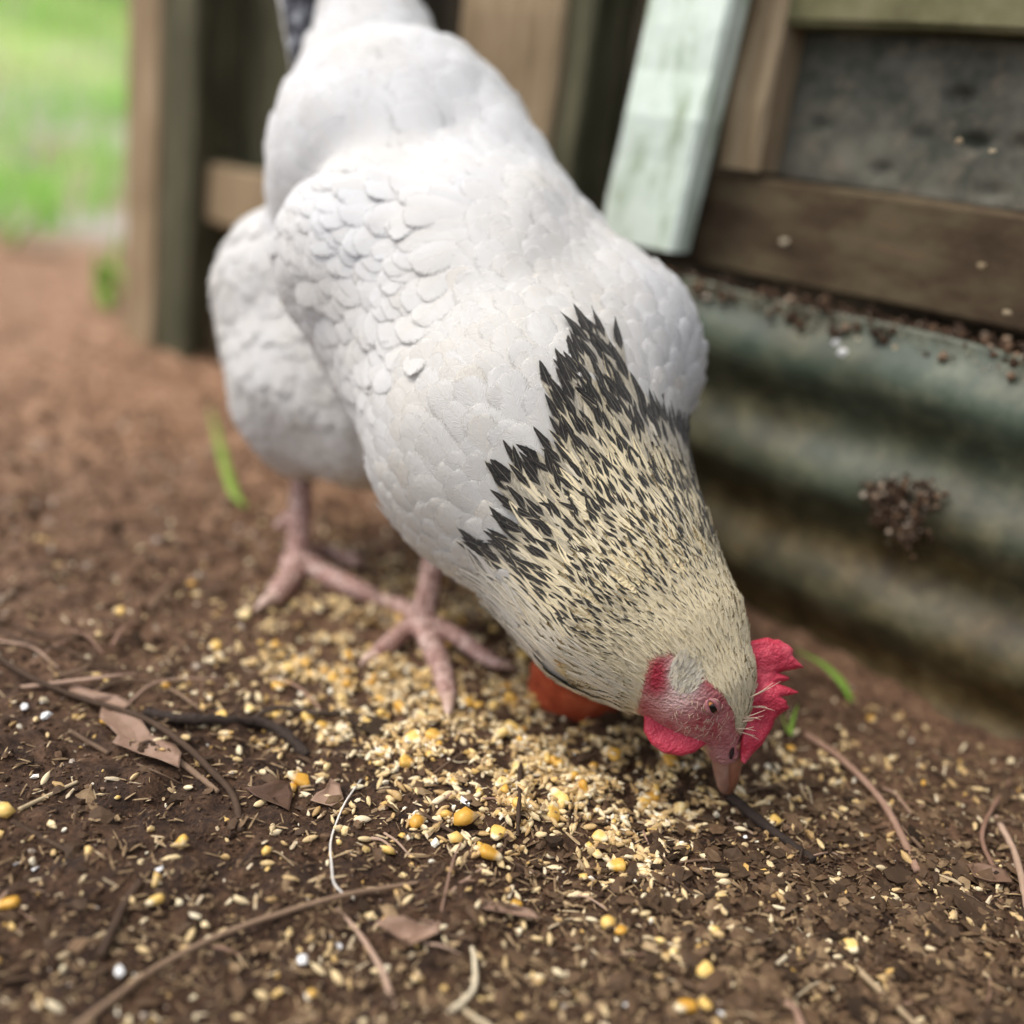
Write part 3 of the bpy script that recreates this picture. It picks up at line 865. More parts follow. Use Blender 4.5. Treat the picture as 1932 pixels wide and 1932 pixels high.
def feather_geo(p, d, L, W, o0, o1, kind='body', nu=5, nv=8, camber=.0012, conform=1.0, jit=.0006):
    n = len(p)
    nrm = grad(p); T = tangent(d, nrm); B = np.cross(nrm, T)
    v = 1 - (1 - np.linspace(0, 1, nv)) ** (1.9 if kind in ('body', 'quill', 'cape') else 1.2); u = np.linspace(-1, 1, nu)
    wv = widths(v, kind)
    L = np.broadcast_to(L, n); W = np.broadcast_to(W, n)
    bend = rng.normal(size=n) * .10
    q = p[:, None, None, :] + T[:, None, None, :] * (L[:, None, None] * v[None, :, None])[..., None] \
        + B[:, None, None, :] * (W[:, None, None] * .5 * (wv[:, None] * u[None, :])[None] + bend[:, None, None] * L[:, None, None] * (v ** 2)[None, :, None])[..., None]
    tgt = np.broadcast_to(o0, n)[:, None, None] + (np.broadcast_to(o1, n) - np.broadcast_to(o0, n))[:, None, None] * (v ** 1.1)[None, :, None] - camber * (u ** 2)[None, None, :] * (.4 + .6 * np.sin(np.pi * v))[None, :, None]
    tgt = tgt + (rng.normal(size=n) * jit)[:, None, None] * v[None, :, None] + (rng.normal(size=n) * jit)[:, None, None] * (v[:, None] * u[None, :])[None]
    q = q.reshape(-1, 3); tg = np.broadcast_to(tgt, (n, nv, nu)).reshape(-1)
    for _ in range(2):
        e = tg - sd(q)
        q = q + grad(q) * e[:, None] * conform
    uv = np.stack(np.broadcast_arrays((u * .5 + .5)[None, :], v[:, None]), -1).reshape(-1, 2)
    k = np.arange((nv - 1))[:, None] * nu + np.arange(nu - 1)[None, :]
    k = k.ravel(); fq = np.stack([k, k + nu, k + nu + 1, k + 1], 1)
    return q.reshape(n, nv * nu, 3), np.tile(uv, (n, 1, 1)), fq
def soften(m, q, f, amount):
    """vanes shade mostly like the coat they lie in: blend the vertex normals with those of the body"""
    a, b, c, d = (q[f[:, k]] for k in range(4))
    fn = np.cross(c - a, d - b)
    vn = np.zeros_like(q)
    for k in range(4): np.add.at(vn, f[:, k], fn)
    vn /= np.linalg.norm(vn, axis=1)[:, None] + 1e-15
    g = grad(q, .004)
    vn *= np.sign((vn * g).sum(1) + 1e-9)[:, None]
    w = vn * (1 - amount) + g * amount
    w /= np.linalg.norm(w, axis=1)[:, None] + 1e-12
    m.normals_split_custom_set_from_vertices(w.tolist())
def feathers(name, mat, p, d, L, W, o0, o1, attrs, parent=None, stuff=True, soft=.6, **kw):
    q, uv, fq = feather_geo(p, d, L, W, o0, o1, **kw)
    n, k = q.shape[:2]
    f = (fq[None] + (np.arange(n) * k)[:, None, None]).reshape(-1, 4)
    at = {a: np.repeat(b, k) for a, b in attrs.items()}
    m = mesh(name, q.reshape(-1, 3), f, mat, uv=uv.reshape(-1, 2), attrs=at)
    soften(m, q.reshape(-1, 3), f, soft)
    o = part(name, m)
    if stuff: o['kind'] = 'stuff'
    return o

cand = tri_sample(BV, BF, 60000)
cand = cand - grad(cand) * sd(cand)[:, None]
cx_, cy_, cd_ = pix(cand)
A_, B_, D_ = sd_parts(cand)
grp = np.argmin(np.stack([A_, B_, D_], 1), 1)
# the cape: everything on the head side of a plane through three points of its edge
q1, q2, q3 = surf(884, 1045), surf(1095, 590), surf(1285, 800)
cn = np.cross(q2 - q1, q3 - q1); cn /= np.linalg.norm(cn)
if (HC - q1) @ cn < 0: cn = -cn
hk = (cand - q1) @ cn                                     # metres towards the head from the edge of the cape
hk = hk + .012 * noise(cand[:, 0] / .012, cand[:, 1] / .012, cand[:, 2] / .012, s=41)
hk = hk - .00075 * np.clip(cx_ - 1165, 0, 160) * np.clip((900 - cy_) / 160, 0, 1)
mx_, my_ = vis_pix(cand)
near_head = np.linalg.norm(cand - HC, axis=1) < .06
facem = (poly_dist(mx_, my_, FACE) > -2) & near_head
beakm = (np.linalg.norm(cand - H2[:3], axis=1) < H2[3] * 1.7) & (my_ > 1375)

# body feathers
sel = (hk < .034) & (grp != 2)
base = cand[sel]; hb = hk[sel]; gb_ = grp[sel]
pw_ = np.stack(pix(base)[:2], 1)
rad = np.where(gb_ == 1, .0092, np.where(hb > -.05, .0066, .0074))
rad = np.where((np.hypot((pw_[:, 0] - 730) / 210, (pw_[:, 1] - 520) / 230) < 1) & (gb_ == 0), .0057, rad)
k = poisson(base, rad); base, hb, gb_ = base[k], hb[k], gb_[k]
bx, by, _ = pix(base)
nr = grad(base); D0 = flow(base)
WING = [(500, 350), (600, 305), (720, 285), (860, 290), (960, 380), (930, 520), (880, 640), (790, 735), (640, 770), (580, 690), (500, 500)]
wd = poly_dist(bx, by, WING)
front = ((C - base) * nr).sum(1) > 0
wmask = np.clip((wd + 20) / 70, 0, 1) * front * (gb_ == 0)
wdir = -R * .80 - U * .42 + F * .25
D0 = D0 * (1 - wmask[:, None]) + wdir * wmask[:, None]
D0 = rotate(tangent(D0, nr), nr, rng.normal(size=len(base)) * (.16 + .10 * wmask))
n = len(base)
Lb = np.where(gb_ == 1, .036, .027) * (.85 + .3 * rng.random(n)) * (1 + .25 * wmask)
Wb = np.where(gb_ == 1, .026, .0185) * (.85 + .3 * rng.random(n)) * (1 + .1 * wmask)
tint = np.clip(.10 * rng.random(n) ** 2 + .38 * np.clip(1 + hb / .07, 0, 1) * (.6 + .4 * rng.random(n)) + .15 * (rng.random(n) < .05), 0, 1)
feathers('body_feathers', M['white_f'], base, D0, Lb, Wb, .0004, (.0033 + .0014 * wmask + .0024 * (gb_ == 1) + .0004 * np.clip(rng.normal(size=n), -1, 1)) * (1 - .55 * np.clip(4.5 * wmask * (1 - wmask), 0, 1)), {'fid': rng.random(n), 'tint': tint}, camber=.0011, jit=.0004, nu=7, nv=10, soft=.05)

# fluff of the abdomen and thighs: soft, downy, overlapping
base = cand[(grp == 2)]
k = poisson(base, np.full(len(base), .0060)); base = base[k]; n = len(base)
nr = grad(base)
D0 = tangent(np.tile(-U * .9 - R * .15 + F * .3, (n, 1)), nr)
D0 = rotate(D0, nr, rng.normal(size=n) * .3)
feathers('down_feathers', M['white_f'], base, D0, .030 * (.8 + .4 * rng.random(n)), .017, .0005, .0026, {'fid': rng.random(n), 'tint': np.clip(.12 + .15 * rng.random(n) + .9 * np.clip((pix(base)[1] - 835) / 50, 0, 1), 0, 1)}, camber=.0009, jit=.0004, nu=7, nv=9, soft=.25)

# cape of hackles
sel = (hk > .016) & ~facem & ~beakm & (grp == 0)
base = cand[sel]; hb = hk[sel]
HT = float((HC - q1) @ cn)
th_ = np.clip(1 - hb / HT, 0, 1)                                  # 0 at the head, 1 at the edge of the cape
k = poisson(base, .0015 + .0022 * th_); base, hb, th_ = base[k], hb[k], th_[k]
nr = grad(base); n = len(base)
CAPE = [(1062, 588), (1190, 605), (1262, 735), (1300, 800), (1345, 1030), (1440, 1200), (1450, 1340), (1150, 1310), (950, 1185), (905, 1105), (880, 1040), (888, 985), (942, 958), (930, 868), (1000, 838), (1048, 800), (1032, 700)]
N0 = P(1335, 1215, .50)
rad_ = base - N0; rad_ /= np.linalg.norm(rad_, axis=1)[:, None] + 1e-9
D0 = flow(base); D0 /= np.linalg.norm(D0, axis=1)[:, None]
wr_ = np.clip(np.linalg.norm(base - N0, axis=1) / .05 - .35, 0, .62)[:, None]
D0 = D0 * (1 - wr_) + rad_ * wr_
D0 = rotate(tangent(D0, nr), nr, rng.normal(size=n) * .13)
Lh = (.0085 + .030 * th_ ** 1.2) * (.85 + .3 * rng.random(n))
Wh = (.0014 + .0054 * th_) * (.85 + .35 * rng.random(n))
hx, hy = pix(base + D0 * (Lh * .85)[:, None])[:2]
fr_ = ((C - base) * nr).sum(1) / np.linalg.norm(C - base, axis=1) > .12
okc = ~fr_ | (poly_dist(hx, hy, CAPE) > rng.normal(size=n) * 9)
base, hb, th_, nr, D0, Lh, Wh, hx, hy = (q[okc] for q in (base, hb, th_, nr, D0, Lh, Wh, hx, hy)); n = len(base)
hx, hy = np.where(((base - HC) @ hn) < -.01, 1230, hx), hy
# throat side (lower left of the neck) stays pale; so does the head
ax0, ax1 = np.array([1268., 1212.]), np.array([985., 832.])
axd = (ax1 - ax0) / np.linalg.norm(ax1 - ax0); pr = np.array([axd[1], -axd[0]])      # pr points to the throat
bxp, byp = vis_pix(base)
side = ((np.stack([bxp, byp], 1) - ax0) @ pr)
if (np.array([1000, 1200.]) - ax0) @ pr < 0: side = -side
along = (np.stack([bxp, byp], 1) - ax0) @ axd
hw = np.interp(along, [0, 150, 300, 480], [140, 175, 205, 266])
thr = np.clip((side / hw - .72) / .22, 0, 1)
blk = np.clip((along + 40) / 130, 0, 1) * (.66 + .34 * rng.random(n)) + .62 * np.clip((th_ - .46) / .3, 0, 1) * rng.random(n) ** .5
blk = np.minimum(blk, 1.25)
blk *= np.where(rng.random(n) < .84 + .25 * th_, 1, .3) * (1 - .85 * thr)
cream = np.clip(1.0 - .75 * np.clip((th_ - .45) / .4, 0, 1) - .5 * thr + rng.normal(size=n) * .12, 0, 1)
for m_, kd in ((th_ > .60, 'cape'), (th_ <= .60, 'hackle')):
    feathers('hackle_feathers', M['hackle_f'], base[m_], D0[m_], Lh[m_], Wh[m_] * (1.25 if kd == 'cape' else 1), (.0008 + .0036 * th_)[m_], (.0014 + .0048 * th_)[m_], {'fid': rng.random(m_.sum()), 'tint': .3 + .4 * rng.random(m_.sum()), 'blk': blk[m_], 'cream': cream[m_]},
             kind='hackle', nu=5, nv=10, camber=.0005, jit=.0004, soft=.75)

# short velvety feathers of the crown and cheeks
sel = (hk > HT - .045) & ~facem & ~beakm & (grp == 0)
base = cand[sel]; hb = hk[sel]
ex = tri_sample(BV, BF[head[BF[:, 0]]], 42000)
ex = ex - grad(ex) * sd(ex)[:, None]
mx_, my_ = vis_pix(ex)
ok = (poly_dist(mx_, my_, FACE) < 3) & (my_ < 1392) & (((ex - q1) @ cn) > HT - .045)
base = ex[ok]
k = poisson(base, np.full(len(base), .00078)); base = base[k]; n = len(base)
nr = grad(base)
D0 = flow(base) ; D0 = rotate(tangent(D0, nr), nr, rng.normal(size=n) * .22)
feathers('crown_feathers', M['hackle_f'], base, D0, .0060 * (.7 + .6 * rng.random(n)), .00080 * (.8 + .5 * rng.random(n)), .0003, .0007,
         {'fid': rng.random(n), 'tint': .3 + .5 * rng.random(n), 'blk': .35 * (rng.random(n) < .04), 'cream': np.clip(.88 + .12 * rng.normal(size=n), 0, 1)}, kind='hackle', nu=3, nv=5, camber=.0002, jit=.0003, soft=.85)
# white tuft on the ear
ok = (((mx_ - 1290) / 29) ** 2 + ((my_ - 1274) / 37) ** 2 < 1)
base = ex[ok]; k = poisson(base, np.full(len(base), .00080)); base = base[k]; n = len(base); nr = grad(base)
D0 = rotate(tangent(np.tile(U * .75 + R * .5, (n, 1)), nr), nr, rng.normal(size=n) * .2)
feathers('ear_tuft', M['hackle_f'], base, D0, .0052, .0011, .0003, .0010, {'fid': rng.random(n), 'tint': np.zeros(n), 'blk': np.zeros(n), 'cream': .40 + .35 * rng.random(n)}, nu=3, nv=5, kind='hackle', camber=.0001, jit=.0003, soft=.95)

# big feathers that show one by one: wing
def lone(name, mat, px, py, dvec, L, W, o0, o1, kind='quill', tint=.15, nv=16, nu=7, camber=.0022, conform=1.0):
    p = surf(px, py)[None]
    q, uv, fq = feather_geo(p, np.asarray(dvec)[None], L, W, o0, o1, kind=kind, nu=nu, nv=nv, camber=camber, conform=conform, jit=.0004)
    m = mesh(name, q[0], fq, mat, uv=uv[0], attrs={'fid': np.full(nv * nu, random.random()), 'tint': np.full(nv * nu, tint)})
    soften(m, q[0], fq, .05)
    return part(name, m)
def v2(ax, ay, f=.15): return R * ax - U * ay + F * f
for i, (x, y, dx, dy, L, W) in enumerate([
        (664, 742, -.40, -.82, .110, .012), (676, 728, -.42, -.80, .108, .013), (690, 712, -.44, -.79, .104, .014)]):
    lone('wing_feather', M['white_f'], x, y, v2(dx, dy, .25), L, W, .0012 + .0007 * i, .0024 + .0006 * i, tint=.1, camber=.0006)
for r_, (n_, x0, y0, x1, y1, L, o) in enumerate([(15, 655, 735, 590, 400, .030, .0034), (15, 700, 725, 640, 360, .031, .0040), (13, 735, 650, 690, 360, .029, .0030)]):
    for i in range(n_):
        f = i / (n_ - 1)
        x = x0 + (x1 - x0) * f + random.uniform(-14, 14) - 26 * math.sin(math.pi * f); y = y0 + (y1 - y0) * f + random.uniform(-12, 12)
        a = random.gauss(0, .22)
        dx, dy = -.84, .46 - .60 * f
        dx, dy = dx * math.cos(a) - dy * math.sin(a), dx * math.sin(a) + dy * math.cos(a)
        lone('covert_feather', M['white_f'], x, y, v2(dx, dy, .2), L * random.uniform(.8, 1.15), .0170 * random.uniform(.75, 1.2), .0010, o * random.uniform(.9, 1.08) * (.55 + .45 * math.sin(math.pi * f)), kind='body', tint=random.random() ** 4 * .6, nv=10, nu=7, camber=.0007)
# tail: stiff dark quills with a pale edge
for i in range(14):
    f = i / 13
    b0 = P(578 + 70 * f, 215 - 70 * f, .704 + .004 * i)
    tip = P(512 + 170 * f + random.uniform(-14, 14), -240 - 60 * math.sin(f * 3) + random.uniform(-40, 40), .725 + .007 * i)
    T = tip - b0; L = np.linalg.norm(T); T /= L
    nv, nu = 16, 7
    v = np.linspace(0, 1, nv); u = np.linspace(-1, 1, nu)
    nr0 = C - b0; B = np.cross(nr0, T); B /= np.linalg.norm(B); N = np.cross(T, B)
    wv = widths(v, 'quill') * random.uniform(.010, .0145)
    q = b0 + T * (L * v)[:, None, None] - B * (wv[:, None] * u[None, :])[..., None] + N * (.004 * (1 - u ** 2)[None, :] - .022 * (v ** 2)[:, None])[..., None]
    kk = (np.arange(nv - 1)[:, None] * nu + np.arange(nu - 1)[None, :]).ravel()
    uvv = np.stack(np.broadcast_arrays((u * .5 + .5)[None, :], v[:, None]), -1).reshape(-1, 2)
    part('tail_feather', mesh('tail_feather', q.reshape(-1, 3), np.stack([kk, kk + 1, kk + nu + 1, kk + nu], 1), M['tail_f'], uv=uvv, attrs={'fid': np.full(nv * nu, random.random()), 'tint': np.zeros(nv * nu)}))

# ------------------------------------------------------------------ head gear
def plate(name, poly, d, half, edge, mat, wave=(0, 0), h=.0006, lean=(0, 0), bumps=.0003, flip=False):
    """fleshy plate: outline in the plane facing the camera at distance d, real thickness, rounded rim"""
    pl = np.array(poly, float)
    c0 = pl.mean(0); s = d / FPX
    q = (pl - c0) * s
    q[:, 1] *= -1
    mn, mxx = q.min(0) - .003, q.max(0) + .003
    W2 = half + .004
    xs = np.arange(mn[0], mxx[0], h); ys = np.arange(mn[1], mxx[1], h); ws = np.arange(-W2, W2, h)
    gx_, gy_ = np.meshgrid(xs, ys, indexing='ij')
    pd = poly_dist(gx_, gy_, [tuple(k) for k in q])
    e = np.clip(pd / edge, 0, 1)
    ht = half * np.sqrt(np.clip(1 - (1 - e) ** 2, 0, 1)) * (1 + .25 * noise(gx_ / .006, gy_ / .006, s=51)) + bumps * noise(gx_ / .002, gy_ / .002, s=52) * 2
    w0 = wave[0] * np.sin(gy_ * wave[1]) 
    f3 = np.abs(ws[None, None, :] - w0[..., None]) - ht[..., None]
    f3 = np.where((pd <= 0)[..., None], np.maximum(f3, -pd[..., None]), np.maximum(f3, -pd[..., None]))
    v, fc = surface_nets(f3, np.array([mn[0], mn[1], -W2]), h)
    o = P(c0[0], c0[1], d)
    fw = ray(c0[0], c0[1]); fw = fw / np.linalg.norm(fw)
    dd = v[:, 2] + v[:, 0] * lean[0] + v[:, 1] * lean[1]
    w = o + R * v[:, :1] + U * v[:, 1:2] + fw * dd[:, None]
    if flip: w = mirror(w)
    return mesh(name, w, fc, mat)
zc = lambda l: [(1182 + a * .1984, 1150 + b * .1984) for a, b in l]
COMB = zc([(1175, 300), (1240, 285), (1290, 272), (1350, 263), (1400, 285), (1450, 280), (1500, 315), (1545, 335), (1590, 382), (1582, 440), (1640, 500), (1692, 552), (1610, 570), (1520, 585), (1440, 597), (1500, 618), (1556, 645), (1550, 672), (1490, 690), (1440, 700), (1550, 742), (1655, 790), (1570, 815), (1470, 828), (1525, 862), (1528, 895), (1556, 935), (1500, 975), (1448, 1015), (1410, 1055), (1402, 1105), (1350, 1190), (1290, 1290), (1200, 1375), (1125, 1475), (1080, 1440), (1090, 1250), (1120, 1050), (1120, 700), (1120, 400)])
part('comb', plate('comb', COMB, .4955, .0030, .0024, M['flesh'], (.0011, 330), lean=(.10, 0), bumps=.00035))
WAT = [(1262, 1318), (1226, 1326), (1214, 1352), (1214, 1380), (1228, 1404), (1252, 1421), (1284, 1427), (1310, 1420), (1332, 1404), (1346, 1388), (1345, 1350), (1310, 1325)]
part('wattle', plate('wattle', WAT, .4905, .0026, .004, M['flesh'], (.0012, 150), lean=(0, .15)))
part('wattle', plate('wattle', [(a + 6, b - 6) for a, b in WAT], .4905, .0026, .004, M['flesh'], (.0012, 150), lean=(0, .15), flip=True))
# beak
def bk(a, b, f): return P(a, b, .4965 + (.521 - .4965) * f)
up = tube([bk(1384, 1395, 0), bk(1383, 1438, .35), bk(1379, 1475, .7), bk(1371, 1505, 1)], [.0046, .0043, .0034, .0006], 26, 16, flat=.95)
lw = tube([bk(1358, 1400, .02), bk(1361, 1445, .38), bk(1365, 1480, .72), bk(1368, 1498, .95)], [.0046, .0040, .0030, .0008], 26, 16, flat=1.05)
bo = part('beak', mesh('beak', *up, M['beak_up']))
part('beak', mesh('beak', *lw, M['beak']))
no = surf(1380, 1420); nd = grad(no[None])[0]; no = no + nd * .0003
ax_ = -U * .97 - R * .15
nb_ = np.cross(nd, ax_); 
nv_ = IV @ np.diag([.0014, .0034, .0008])
part('nostril', mesh('nostril', no + nv_[:, :1] * nb_ + nv_[:, 1:2] * ax_ + nv_[:, 2:] * nd, IF.tolist(), M['nostril']))
# eyes with lids
for flip in (False, True):
    c = surf(1343, 1333); n_ = grad(c[None])[0]
    if flip:
        c = mirror(c[None])[0]; n_ = grad(c[None])[0]
    th2, ph2 = np.meshgrid(np.linspace(0, np.pi, 19), np.linspace(0, 2 * np.pi, 28, endpoint=False), indexing='ij')
    rr = .0044
    v = np.stack([rr * np.sin(th2) * np.cos(ph2), rr * np.sin(th2) * np.sin(ph2), rr * np.cos(th2)], -1).reshape(-1, 3)
    f = [(i * 28 + j, (i + 1) * 28 + j, (i + 1) * 28 + (j + 1) % 28, i * 28 + (j + 1) % 28) for i in range(18) for j in range(28)]
    eo = obj('eye', mesh('eye', v, f, M['eye']), hen)
    zq = Vector(n_).to_track_quat('Z', 'Y')
    eo.rotation_euler = zq.to_euler()
    eo.location = Vector(c - n_ * .0022) - Vector(hen.location)
    # almond rim in the eye's own frame, long axis down the face
    ld = ax_ * .80 + R * .55; lt = tangent(ld[None], n_[None])[0]; lb = np.cross(n_, lt)
    rm = zq.to_matrix().inverted()
    for sgn in (1, -1):
        pts = []
        for a in np.linspace(0, np.pi, 9):
            x, y = .0041 * math.cos(a), sgn * .0022 * math.sin(a) ** .8
            w = lt * x + lb * y + n_ * (.0022 + .0012 * math.sin(a))
            pts.append(np.array(rm @ Vector(w)))
        v, f = tube(pts, [.0004, .0010, .0012, .0010, .0004], 22, 8)
        obj('eyelid', mesh('eyelid', v, f, M['lid']), eo)
# bristles between eye, beak and comb
br = []
for i in range(95):
    x, y = random.gauss(1330, 32), random.gauss(1362, 22)
    if not in_poly([x], [y], FACE)[0]: continue
    p = surf(x, y); n_ = grad(p[None])[0]
    d = tangent(np.array([v2(random.gauss(-.25, .5), random.gauss(.5, .4))]), n_[None])[0]
    L = random.uniform(.0015, .0034)
    br.append(tube([p, p + d * L * .6 + n_ * .0006, p + d * L + n_ * .0009], [.00013, .0001, .00004], 5, 4))
for x, y, dx, dy, L in [(1418, 1318, .75, -.62, .017), (1422, 1334, .97, -.12, .012), (1396, 1375, .9, -.32, .010), (1400, 1380, .95, .1, .008), (1406, 1356, .9, -.4, .011), (1404, 1362, .85, -.45, .012)]:
    p = surf(x - 8, y) ; n_ = grad(p[None])[0]
    d = v2(dx, dy, -.15)
    for k in range(2):
        dd = d + R * random.gauss(0, .10) + U * random.gauss(0, .10)
        br.append(tube([p, p + dd * L * .4 + n_ * .0016, p + dd * L * random.uniform(.55, .9) + n_ * .0016 - U * random.uniform(0, .002)], [.00032, .00024, .00006], 6, 5))
bv, bf = join(br)
tag(part('face_bristles', mesh('face_bristles', bv, bf, M['bristle'])), kind='stuff')
# ------------------------------------------------------------------ litter on the soil
def px_to_ground(px, py):
    px = np.asarray(px, float); py = np.asarray(py, float)
    r = F[None] + R[None] * ((px - 966) / FPX)[:, None] + U[None] * ((966 - py) / FPX)[:, None]
    z = np.zeros(len(px))
    for _ in range(3):
        k = (z - CAMH) / r[:, 2]
        p = C[None] + r * k[:, None]
        z = H(p[:, 0], p[:, 1])
    p[:, 2] = z
    return p
def behind_wall(p): return (p - WO) @ WN < .012
FOOT = [np.array(Pg(*q))[:2] for q in ((800, 1168), (562, 1056), (835, 1260), (730, 1215), (905, 1232), (520, 1120), (690, 1110))]
def clear_of_feet(p, r=.011):
    ok = np.ones(len(p), bool)
    for f in FOOT: ok &= np.hypot(p[:, 0] - f[0], p[:, 1] - f[1]) > r
    return ok
# where the feed lies thick: (px, py, sx, sy, weight)
HEAP = [(640, 1270, 130, 60, .9), (700, 1180, 140, 55, .9), (850, 1110, 90, 60, .8), (870, 1370, 180, 60, 1.25), (760, 1330, 110, 50, .9), (1000, 1445, 140, 45, 1.1), (1110, 1490, 150, 50, .75), (560, 1250, 100, 60, .5), (1040, 1320, 120, 60, .45), (640, 1060, 80, 30, .35), (1210, 1550, 150, 60, .34), (920, 1530, 150, 50, .30), (1480, 1440, 260, 80, .10)]
def heap_density(x, y):
    d = np.zeros(np.shape(x))
    for a, b, sx, sy, w in HEAP: d = d + w * np.exp(-.5 * (((x - a) / sx) ** 2 + ((y - b) / sy) ** 2))
    d = d * np.clip(.55 + 2.6 * noise(np.asarray(x) / 34, np.asarray(y) / 22, s=77) + .9 * noise(np.asarray(x) / 110, np.asarray(y) / 60, s=78), .05, 1.5)
    return np.minimum(d, 1.5)
def sample(n, dens, x0=-250, x1=2180, y0=760, y1=2100):
    out = np.zeros((0, 3)); tries = 0
    while len(out) < n and tries < 400:
        m = 20000
        x = rng.uniform(x0, x1, m); y = rng.uniform(y0, y1, m)
        k = rng.random(m) < dens(x, y)
        p = px_to_ground(x[k], y[k])
        p = p[~behind_wall(p)]
        out = np.vstack([out, p]); tries += 1
    return out[:n]
def shadeline(x, y):       # area weight: equal numbers per square metre fall denser far away
    return 1.0

# crumbs of soil, grit and pale specks
n = 15000
p = sample(n, lambda x, y: np.clip(.35 + (y - 900) / 1400, .25, 1) * 1.0)
size = .0004 + .0011 * rng.random(n) ** 2 + .0022 * (rng.random(n) < .045) * rng.random(n)
dist = np.hypot(p[:, 0], p[:, 1]); size *= np.clip(dist / .50, .8, 1.5)
tint = np.clip(rng.normal(.34, .20, n), 0, .72); pale = rng.random(n) < .028; tint[pale] = rng.uniform(.80, 1.0, pale.sum()); size[pale] *= .75
p[:, 2] += size * .30
m = scatter_mesh('soil_crumbs', IV * np.array([1, .85, .7]), IF, p, rot_rand(n), size, M['crumb'], tint, .35)
tag(obj('soil_crumbs', m), 'loose crumbs and grit strewn over the brown soil', 'soil crumbs', kind='stuff')
# clods further back on the trodden soil
n = 3200
p = sample(n, lambda x, y: np.clip((1250 - y) / 300, .05, 1), y0=560, y1=1300, x0=-300, x1=1400)
size = .0012 + .0034 * rng.random(n) ** 2.2
m = scatter_mesh('soil_clods', IV * np.array([1, .85, .6]), IF, p, rot_rand(n), size, M['crumb'], np.clip(rng.normal(.56, .16, n), 0, .92), .35)
tag(obj('soil_clods', m), 'dry clods and bits on the trodden soil left of the hen', 'clods', kind='stuff')
# splinters of straw, bark and husk
TV = np.array([(-.5, 0, -.2), (-.3, .5, .0), (-.3, -.5, 0), (.35, .42, .05), (.35, -.42, .05), (.5, 0, -.1), (0, .0, .55)], float)
TF = np.array([(0, 2, 6), (0, 6, 1), (1, 6, 3), (2, 4, 6), (3, 6, 5), (4, 5, 6), (0, 1, 2), (1, 3, 2), (2, 3, 4), (3, 5, 4)])
n = 10500
p = sample(n, lambda x, y: np.clip(.25 + .6 * (noise(x / 260, y / 160, s=71) + .25) + .7 * np.clip((x - 500) / 900, 0, 1) * np.clip((y - 1350) / 300, 0, 1), .06, 1))
ln = .0022 + .0085 * rng.random(n) ** 2.0; wd_ = .0004 + .0011 * rng.random(n) ** 2
p[:, 2] += wd_ * .5 + .0004
tint = np.clip(rng.normal(.42, .25, n), 0, 1)
m = scatter_mesh('litter_splinters', TV, TF, p, rot_rand(n, .22), np.stack([ln, wd_, wd_ * .7], 1), M['splinter'], tint, .15)
tag(obj('litter_splinters', m), 'short splinters of straw, husk and bark littering the soil', 'litter', kind='stuff')

# husked grain
def grain_geo(L=.0072, W=.0031, Hh=.0026, rings=7, seg=7):
    v = [(-L / 2, 0, 0)]
    for i in range(1, rings):
        f = i / rings; x = -L / 2 + L * f
        w = math.sin(math.pi * f ** .92) ** .75
        for j in range(seg):
            a = 2 * math.pi * j / seg + math.pi / 2
            r = 1 - .32 * math.exp(-((a - math.pi / 2 + math.pi) % (2 * math.pi) - math.pi) ** 2 / .25)
            v.append((x, W / 2 * w * math.cos(a) * r, Hh / 2 * w * math.sin(a) * r))
    v.append((L / 2 * 1.08, 0, 0)); v = np.array(v); f = []
    for j in range(seg): f.append((0, 1 + (j + 1) % seg, 1 + j))
    for i in range(rings - 2):
        for j in range(seg):
            a = 1 + i * seg + j; b = 1 + i * seg + (j + 1) % seg
            f += [(a, b, b + seg), (a, b + seg, a + seg)]
    e = len(v) - 1; o = 1 + (rings - 2) * seg
    for j in range(seg): f.append((e, o + j, o + (j + 1) % seg))
    return v, np.array(f)
def heap_z(p, k=.0032):
    x, y, _ = pix(p)
    return k * np.clip(heap_density(x, y) - .5, 0, 1)
GV, GF = grain_geo()
gmesh = [mesh('barley_grain', GV * np.array(s), GF.tolist(), M['barley']) for s in ((1, 1, 1), (.86, 1.1, 1.05), (1.12, .92, .95), (.95, .8, .9))]
# listed single grains: px, py, heading (deg in the ground plane), lean
GR = [(505, 1632, 10), (448, 1436, 5), (695, 1355, 0), (680, 1342, 170), (749, 1690, 110), (1036, 1775, 95), (1270, 1705, 80), (1195, 1640, 60), (1217, 1730, 20), (1330, 1620, 150), (1316, 1600, 120), (1290, 1690, 100), (1143, 1600, 135), (1160, 1590, 60), (975, 1605, 110), (724, 1525, 40), (740, 1500, 150), (740, 1555, 100), (835, 1500, 0), (790, 1430, 20), (620, 1505, 15), (1225, 1605, 30), (1350, 1560, 70), (580, 1502, 160), (548, 1505, 60), (1260, 1810, 70), (600, 1835, 150), (1240, 1470, 30), (760, 1400, 10), (960, 1660, 95), (340, 1598, 20), (1360, 1690, 30), (1000, 1560, 70), (1600, 1845, 60), (1225, 1775, 10), (25, 1370, 70), (90, 1390, 120), (350, 1395, 150), (330, 1350, 20)]
spots = px_to_ground([g[0] for g in GR], [g[1] for g in GR])
def grain_rot(a, tilt=.12):
    return Matrix.Rotation(a, 3, 'Z') @ Matrix.Rotation(random.gauss(0, tilt), 3, 'Y') @ Matrix.Rotation(random.uniform(0, 6.28), 3, 'X')
GL1 = 'pale husked grain from the feed strewn around the pecking hen'
GG = 'husked grains strewn around the hen'
n_ind = 262
dens_g = lambda x, y: np.clip(heap_density(x, y) * .55 + .003 + .030 * np.exp(-.5 * (((x - 1300) / 420) ** 2 + ((y - 1650) / 130) ** 2)), 0, 1)
